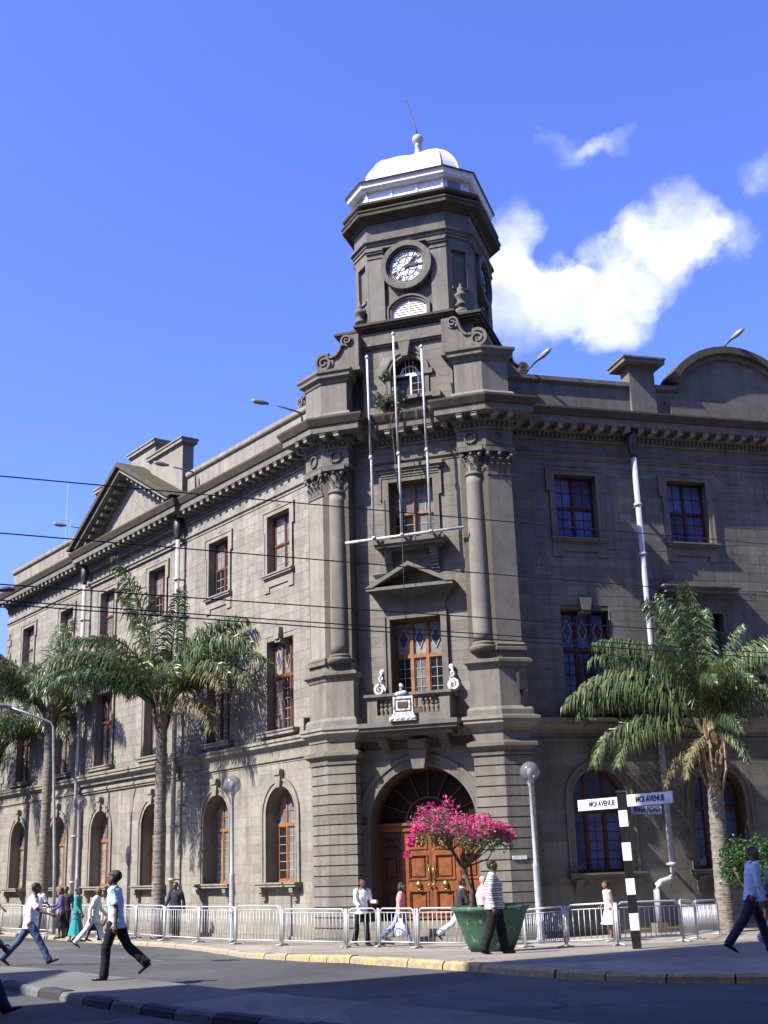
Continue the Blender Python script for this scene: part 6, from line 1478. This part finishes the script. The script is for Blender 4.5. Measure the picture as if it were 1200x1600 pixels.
    for q, z in enumerate(zz):
        ry = (.092 if z < .03 else .084 if z < .09 else .082 if z < .15 else .094 if z < .23 else .099 if z < .28 else .062)*build+loose*.5; rx = (.068 if z < .03 else .062 if z < .15 else .067 if z < .23 else .058 if z < .28 else .044)*(build if z < .23 else 1)+loose*.55
        if q == 0: ry += fl_; rx += fl_*1.4
        prof.append((T_(z), (ry*h, rx*h)))
    limb(s, [p for p, r in prof], [r for p, r in prof], 16)
    for i, (p0, p1, p2, d) in enumerate(arms):
        sg = 1 if i == 0 else -1
        if sleeve == 'none': s.ball(p0+Vector((0, -sg*.02*h, .0)), .036*h, 8); continue
        if sleeve == 'short': limb(s, [p0+Vector((0, -sg*.035*h, .016*h)), p0+Vector((0, 0, .005*h)), lerp(p0, p1, .35), lerp(p0, p1, .82)], [.036*h, .042*h, .041*h, .041*h])
        else: limb(s, [p0+Vector((0, -sg*.035*h, .016*h)), p0+Vector((0, 0, .005*h)), lerp(p0, p1, .35), lerp(p0, p1, .8), p1, lerp(p1, p2, .35), lerp(p1, p2, .8), p2+d*.005*h], [.036*h, .042*h, .038*h, .032*h, .031*h, .030*h, .026*h, .025*h])
    limb(s, [T_(.285), T_(.315, .002), T_(.326, .004)], [.055*h, .04*h, .037*h])
    add('jacket' if jacket else 'shirt' if sleeve != 'none' else 'blouse', remesh(s, vox, 'shirt', C[top]))
    if collar:
        c = MB(); limb(c, [T_(.300, .004), T_(.33, .006), T_(.336, .006)], [.045*h, .041*h, .039*h]); add('collar', remesh(c, .01, 'collar', C[collar], it=1))
    if bottom == 'trousers':
        s = MB(); limb(s, [T_(-.06), T_(-.02), T_(.03), T_(.075)], [(.085*h*build, .066*h*build), (.093*h*build, .07*h*build), (.09*h*build, .066*h*build), (.084*h*build, .06*h*build)], 14)
        for p0, p1, p2, an in legs:
            hemp = p2+Vector((math.sin(an), 0, -math.cos(an)))*.018*h
            limb(s, [p0+Vector((0, 0, -.005*h)), lerp(p0, p1, .3), lerp(p0, p1, .75), p1, lerp(p1, p2, .4), lerp(p1, p2, .85), hemp], [(.050*h*build**.6, .062*h*build**.7), (.050*h*build**.6, .058*h*build**.7), .046*h*build**.6, .044*h*build**.6, .043*h*build**.6, .042*h*build**.6, .043*h*build**.6], 12)
        add('trousers', remesh(s, vox, 'trousers', C[bmat]))
    else:
        s = MB(); zt = .07; zb = skirt_z-.525; K = 7; n = 28; vs = []
        for q in range(K+1):
            t = q/K; z = zt+(zb-zt)*t; ry = (.078+.075*t**1.1)*build; rx = (.055+.095*t**1.1)*build
            vs += [Vector((tx_(hz+z*h)*(1-t)+ry*0+rx*h*(1+.10*t*math.cos(9*2*math.pi*j/n+.5))*math.cos(2*math.pi*j/n), ry*h*(1+.10*t*math.cos(9*2*math.pi*j/n+.5))*math.sin(2*math.pi*j/n), hz+z*h)) for j in range(n)]
        s.smooth = True; s.add(vs, [(q*n+j, q*n+(j+1) % n, (q+1)*n+(j+1) % n, (q+1)*n+j) for q in range(K) for j in range(n)]+[tuple(range(n))]); add('skirt', s.mesh('skirt', C[bmat]))
    for p0, p1, p2, an in legs:
        pit = -an*.9 if an < -.25 else (.32 if an > .2 else 0); f = Vector((math.cos(pit), 0, math.sin(pit))); up = Vector((-math.sin(pit), 0, math.cos(pit)))
        if an < -.25: f = Vector((math.cos(an*.75), 0, math.sin(an*.75))); up = Vector((-f.z, 0, f.x))
        b0 = p2-up*.020*h
        s = MB(); s.tube([b0-f*.032*h, b0-f*.018*h, b0+f*.03*h-up*.004*h, b0+f*.075*h-up*.008*h, b0+f*.105*h-up*.012*h, b0+f*.118*h-up*.014*h], [(.018*h, .018*h), (.024*h, .024*h), (.026*h, .020*h), (.027*h, .015*h), (.021*h, .011*h), (.008*h, .005*h)], 10, True, YX); add('shoe', s.mesh('shoe', shoe))
    if hair:
        s = MB(); k = 1.06 if hair == 'short' else 1.12 if hair == 'cap' else 1.14; vs = []; n = 16; rows = []
        for z, fx, ry, rx in hs[4 if hair != 'cap' else 4:]: rows.append((z*(1.04 if hair == 'short' else 1.1)+.002, fx-.006, ry*k, rx*k-.002))
        rows[0] = (rows[0][0]+.012, rows[0][1]-.012, rows[0][2], rows[0][3])
        for z, fx, ry, rx in rows: vs += [hp(fx+rx*math.cos(2*math.pi*j/n), ry*math.sin(2*math.pi*j/n), z) for j in range(n)]
        s.add(vs, [(i*n+j, i*n+(j+1) % n, (i+1)*n+(j+1) % n, (i+1)*n+j) for i in range(len(rows)-1) for j in range(n)]+[tuple(range(n-1, -1, -1)), tuple((len(rows)-1)*n+j for j in range(n))])
        if hair != 'short' or True: s.ball(hp(-.022, 0, .0 if hair == 'short' else -.005), (.040*h, .046*h, .042*h if hair == 'short' else .05*h), 12)
        if hair == 'long':
            for q in range(9): a = math.pi*(.5+q/8); s.ball(hp(-.022+.036*math.cos(a), .042*math.sin(a), -.03), (.024*h, .024*h, .05*h), 8)
            s.ball(hp(-.035, 0, -.04), (.03*h, .045*h, .055*h), 10)
        if hair == 'cap': s.ball(hp(-.032, 0, .018), (.055*h, .053*h, .055*h), 14)
        if hair == 'bun': s.ball(hp(-.07, 0, .03), .028*h, 10)
        add('hair' if hair != 'cap' else 'headwrap', remesh(s, .010, 'hair', HAIR, it=2))
    return root, legs, arms, hz, T_
def G(x, y, dz=0): return (x, y, gz(x, y)+dz)
W = 'people walking past the building'
# near walkers
person((-4.66, 21.05, gz(-4.66, 21.05)), 178, 1.74, 'woman in a pale blue shirt and dark headwrap striding left on the traffic island', W, hip=(18, -25), knee=(16, 24), arm=((-20, 22), (10, 30)), top='pale_blue_cotton', hem=.46, bmat='black_cloth', hair='cap', lean=4, look=0, build=1.08)
person((-7.9, 27.3, gz(-7.9, 27.3)-.12), 4, 1.80, 'man in a white short-sleeved shirt and dark jeans striding at the left edge', W, hip=(-34, 34), knee=(10, 6), arm=((-30, 34), (34, 38)), top='white_cotton', hem=.46, bmat='denim', lean=7, look=28, abd=(.12, .1))
person((1.9, 24.75, gz(1.9, 24.75)), -3, 1.78, 'heavy man in a striped knitted sweater walking past the green planter', W, hip=(14, -13), knee=(6, 8), arm=((10, 22), (-10, 20)), top='striped_knit', sleeve='long', hem=.47, bmat='black_cloth', lean=-2, build=1.5, collar='grey_cloth', look=0)
person((6.12, 21.9, gz(6.12, 21.9)), 2, 1.82, 'man in a light blue long-sleeved shirt striding out at the right edge', W, hip=(20, -30), knee=(5, 10), arm=((10, 40), (-4, 20)), top='pale_blue_cotton', sleeve='long', hem=.49, bmat='navy_wool', lean=8, look=-60)
person((7.05, 23.6, gz(7.05, 23.6)), 15, 1.70, 'man in light jeans half hidden behind the light blue shirt at the right edge', W, hip=(22, -24), knee=(6, 20), top='grey_cloth', sleeve='long', bmat='light_denim', shoe=TRAINER)
person((-5.68, 17.35, gz(-6, 17.3)-.12), 8, 1.76, 'walker in dark trousers mostly out of view at the lower left corner', W, hip=(-26, 30), knee=(14, 6), top='grey_cloth', sleeve='long', bmat='navy_wool', lean=5)
# beside the long wall
person((-9.05, 37.9, gz(-9.05, 37.9)-.1), 0, 1.78, 'bald man in a pale grey-green suit striding right along the kerb', W, hip=(24, -30), knee=(4, 12), arm=((14, 30), (-22, 20)), top='pale_suit_cloth', sleeve='long', hem=.44, bmat='pale_suit_cloth', hair=None, lean=7, jacket=True, collar='white_cotton')
person((-10.5, 41.6, 0), -8, 1.70, 'woman in a teal jacket and long teal skirt behind the pale-suited man', W, hip=(10, -10), knee=(4, 6), arm=((-4, 20), (10, 30)), top='teal_cloth', sleeve='long', hem=.42, bottom='skirt', bmat='teal_cloth', hair='bun', jacket=True, skirt_z=.12)
person((-10.0, 42.0, 0), 10, 1.64, 'woman in a white top and dark blue skirt beside the woman in teal', W, hip=(12, -14), knee=(4, 6), top='white_cotton', sleeve='short', bottom='skirt', bmat='navy_wool', hair='short', skirt_z=.2, arm=((0, 15), (6, 10)))
person((-11.75, 44.4, 0), 200, 1.70, 'woman in a dark purple top standing left of the woman in teal', W, hip=(6, -4), knee=(3, 5), top='purple_cloth', sleeve='long', bottom='skirt', bmat='black_cloth', hair='short', skirt_z=.2, arm=((10, 50), (20, 60)))
person((-11.9, 45.6, 0), 250, 1.74, 'man in dark clothes at the back of the group by the thin lamp post', W, hip=(4, -4), knee=(2, 4), top='charcoal_cloth', sleeve='long', bmat='black_cloth')
person((-13.3, 46.9, 0), 75, 1.76, 'man in a loose white shirt seen from behind, facing the sunlit wall', W, hip=(8, -6), knee=(3, 6), arm=((4, 20), (20, 40)), top='white_cotton', sleeve='short', hem=.46, bmat='denim', look=-30, abd=(.12, .2))
person((-15.6, 49.2, 0), 20, 1.72, 'person in a peach top at the far left edge', W, hip=(16, -14), knee=(5, 10), top='peach_cotton', sleeve='long', bmat='peach_cotton')
person((-7.3, 41.9, 0), 250, 1.78, 'man in dark clothes standing behind the tallest palm', W, hip=(4, -4), knee=(2, 3), top='navy_wool', sleeve='long', bmat='black_cloth', jacket=True)
# before the door
person((-.95, 34.4, 0), -60, 1.74, 'man in a white jacket and dark trousers walking away from the entrance pier', W, hip=(10, -16), knee=(4, 8), arm=((14, 75), (10, 60)), top='white_cotton', sleeve='long', hem=.47, bmat='black_cloth', jacket=True, look=10)
pk = person((.08, 34.0, 0), -4, 1.64, 'woman in a pink top and jeans carrying a white plastic bag', W, hip=(20, -28), knee=(5, 22), arm=((4, 6), (-10, 14)), top='pink_cotton', sleeve='long', hem=.50, bmat='light_denim', skin=SKIN2, hair='long', lean=5, look=-8, shoe=TRAINER)
person((1.62, 32.9, 0), 10, 1.70, 'man in a dark suit half hidden behind the green planter', W, hip=(18, -36), knee=(6, 24), arm=((10, 40), (20, 70)), top='charcoal_cloth', sleeve='long', hem=.45, bmat='pale_suit_cloth', jacket=True, lean=8, collar='white_cotton')
person((2.18, 32.5, 0), 10, 1.72, 'pale-skinned person in pink behind the bougainvillea trunk', W, hip=(10, -10), knee=(4, 6), top='pale_pink_cotton', sleeve='short', bmat='grey_cloth', skin=simple('pale_skin', (.55, .33, .26), .5, .1, bstr=.05), hair=None)
person((5.45, 32.7, 0), 200, 1.50, 'young woman in a pink sleeveless top and white skirt standing before the dark wall', W, hip=(4, -5), knee=(2, 4), arm=((-6, 10), (-28, 70)), top='pale_pink_cotton', sleeve='none', bottom='skirt', bmat='white_cotton', hair='bun', skirt_z=.28, shoe=TRAINER, skin=SKIN2, abd=(.1, .35), look=-20)
# the plastic bag hanging from the hand of the woman in pink
hp_ = WM[pk[0].name] @ (pk[2][1][2]+pk[2][1][3]*.09)
bagt = thing('carrier_bag', hp_-Vector((0, 0, .5)), 'bulging white plastic carrier bag held by the woman in pink', 'bag'); s = MB(); n = 16; vs = []; K = [(.50, .012, .03), (.42, .02, .05), (.34, .06, .12), (.22, .09, .17), (.1, .10, .18), (.02, .07, .15), (0, .02, .08)]
for z, a, b in K: vs += [hp_+Vector((b*math.cos(2*math.pi*j/n)*(1+.06*math.sin(5*j+z*30)), a*math.sin(2*math.pi*j/n)*(1+.1*math.sin(7*j)), z-.5)) for j in range(n)]
s.smooth = True; s.add(vs, [(i*n+j, i*n+(j+1) % n, (i+1)*n+(j+1) % n, (i+1)*n+j) for i in range(len(K)-1) for j in range(n)]+[tuple((len(K)-1)*n+j for j in range(n))]); part('bag_body', s, C['plastic_bag'], bagt)
s = MB()
for o in (-.035, .035): s.tube([hp_+Vector((o, -.02, -.12)), hp_+Vector((o*.6, 0, .0)), hp_+Vector((o, .02, -.12))], [.008, .006, .008], 5)
part('handle', s, C['plastic_bag'], bagt)
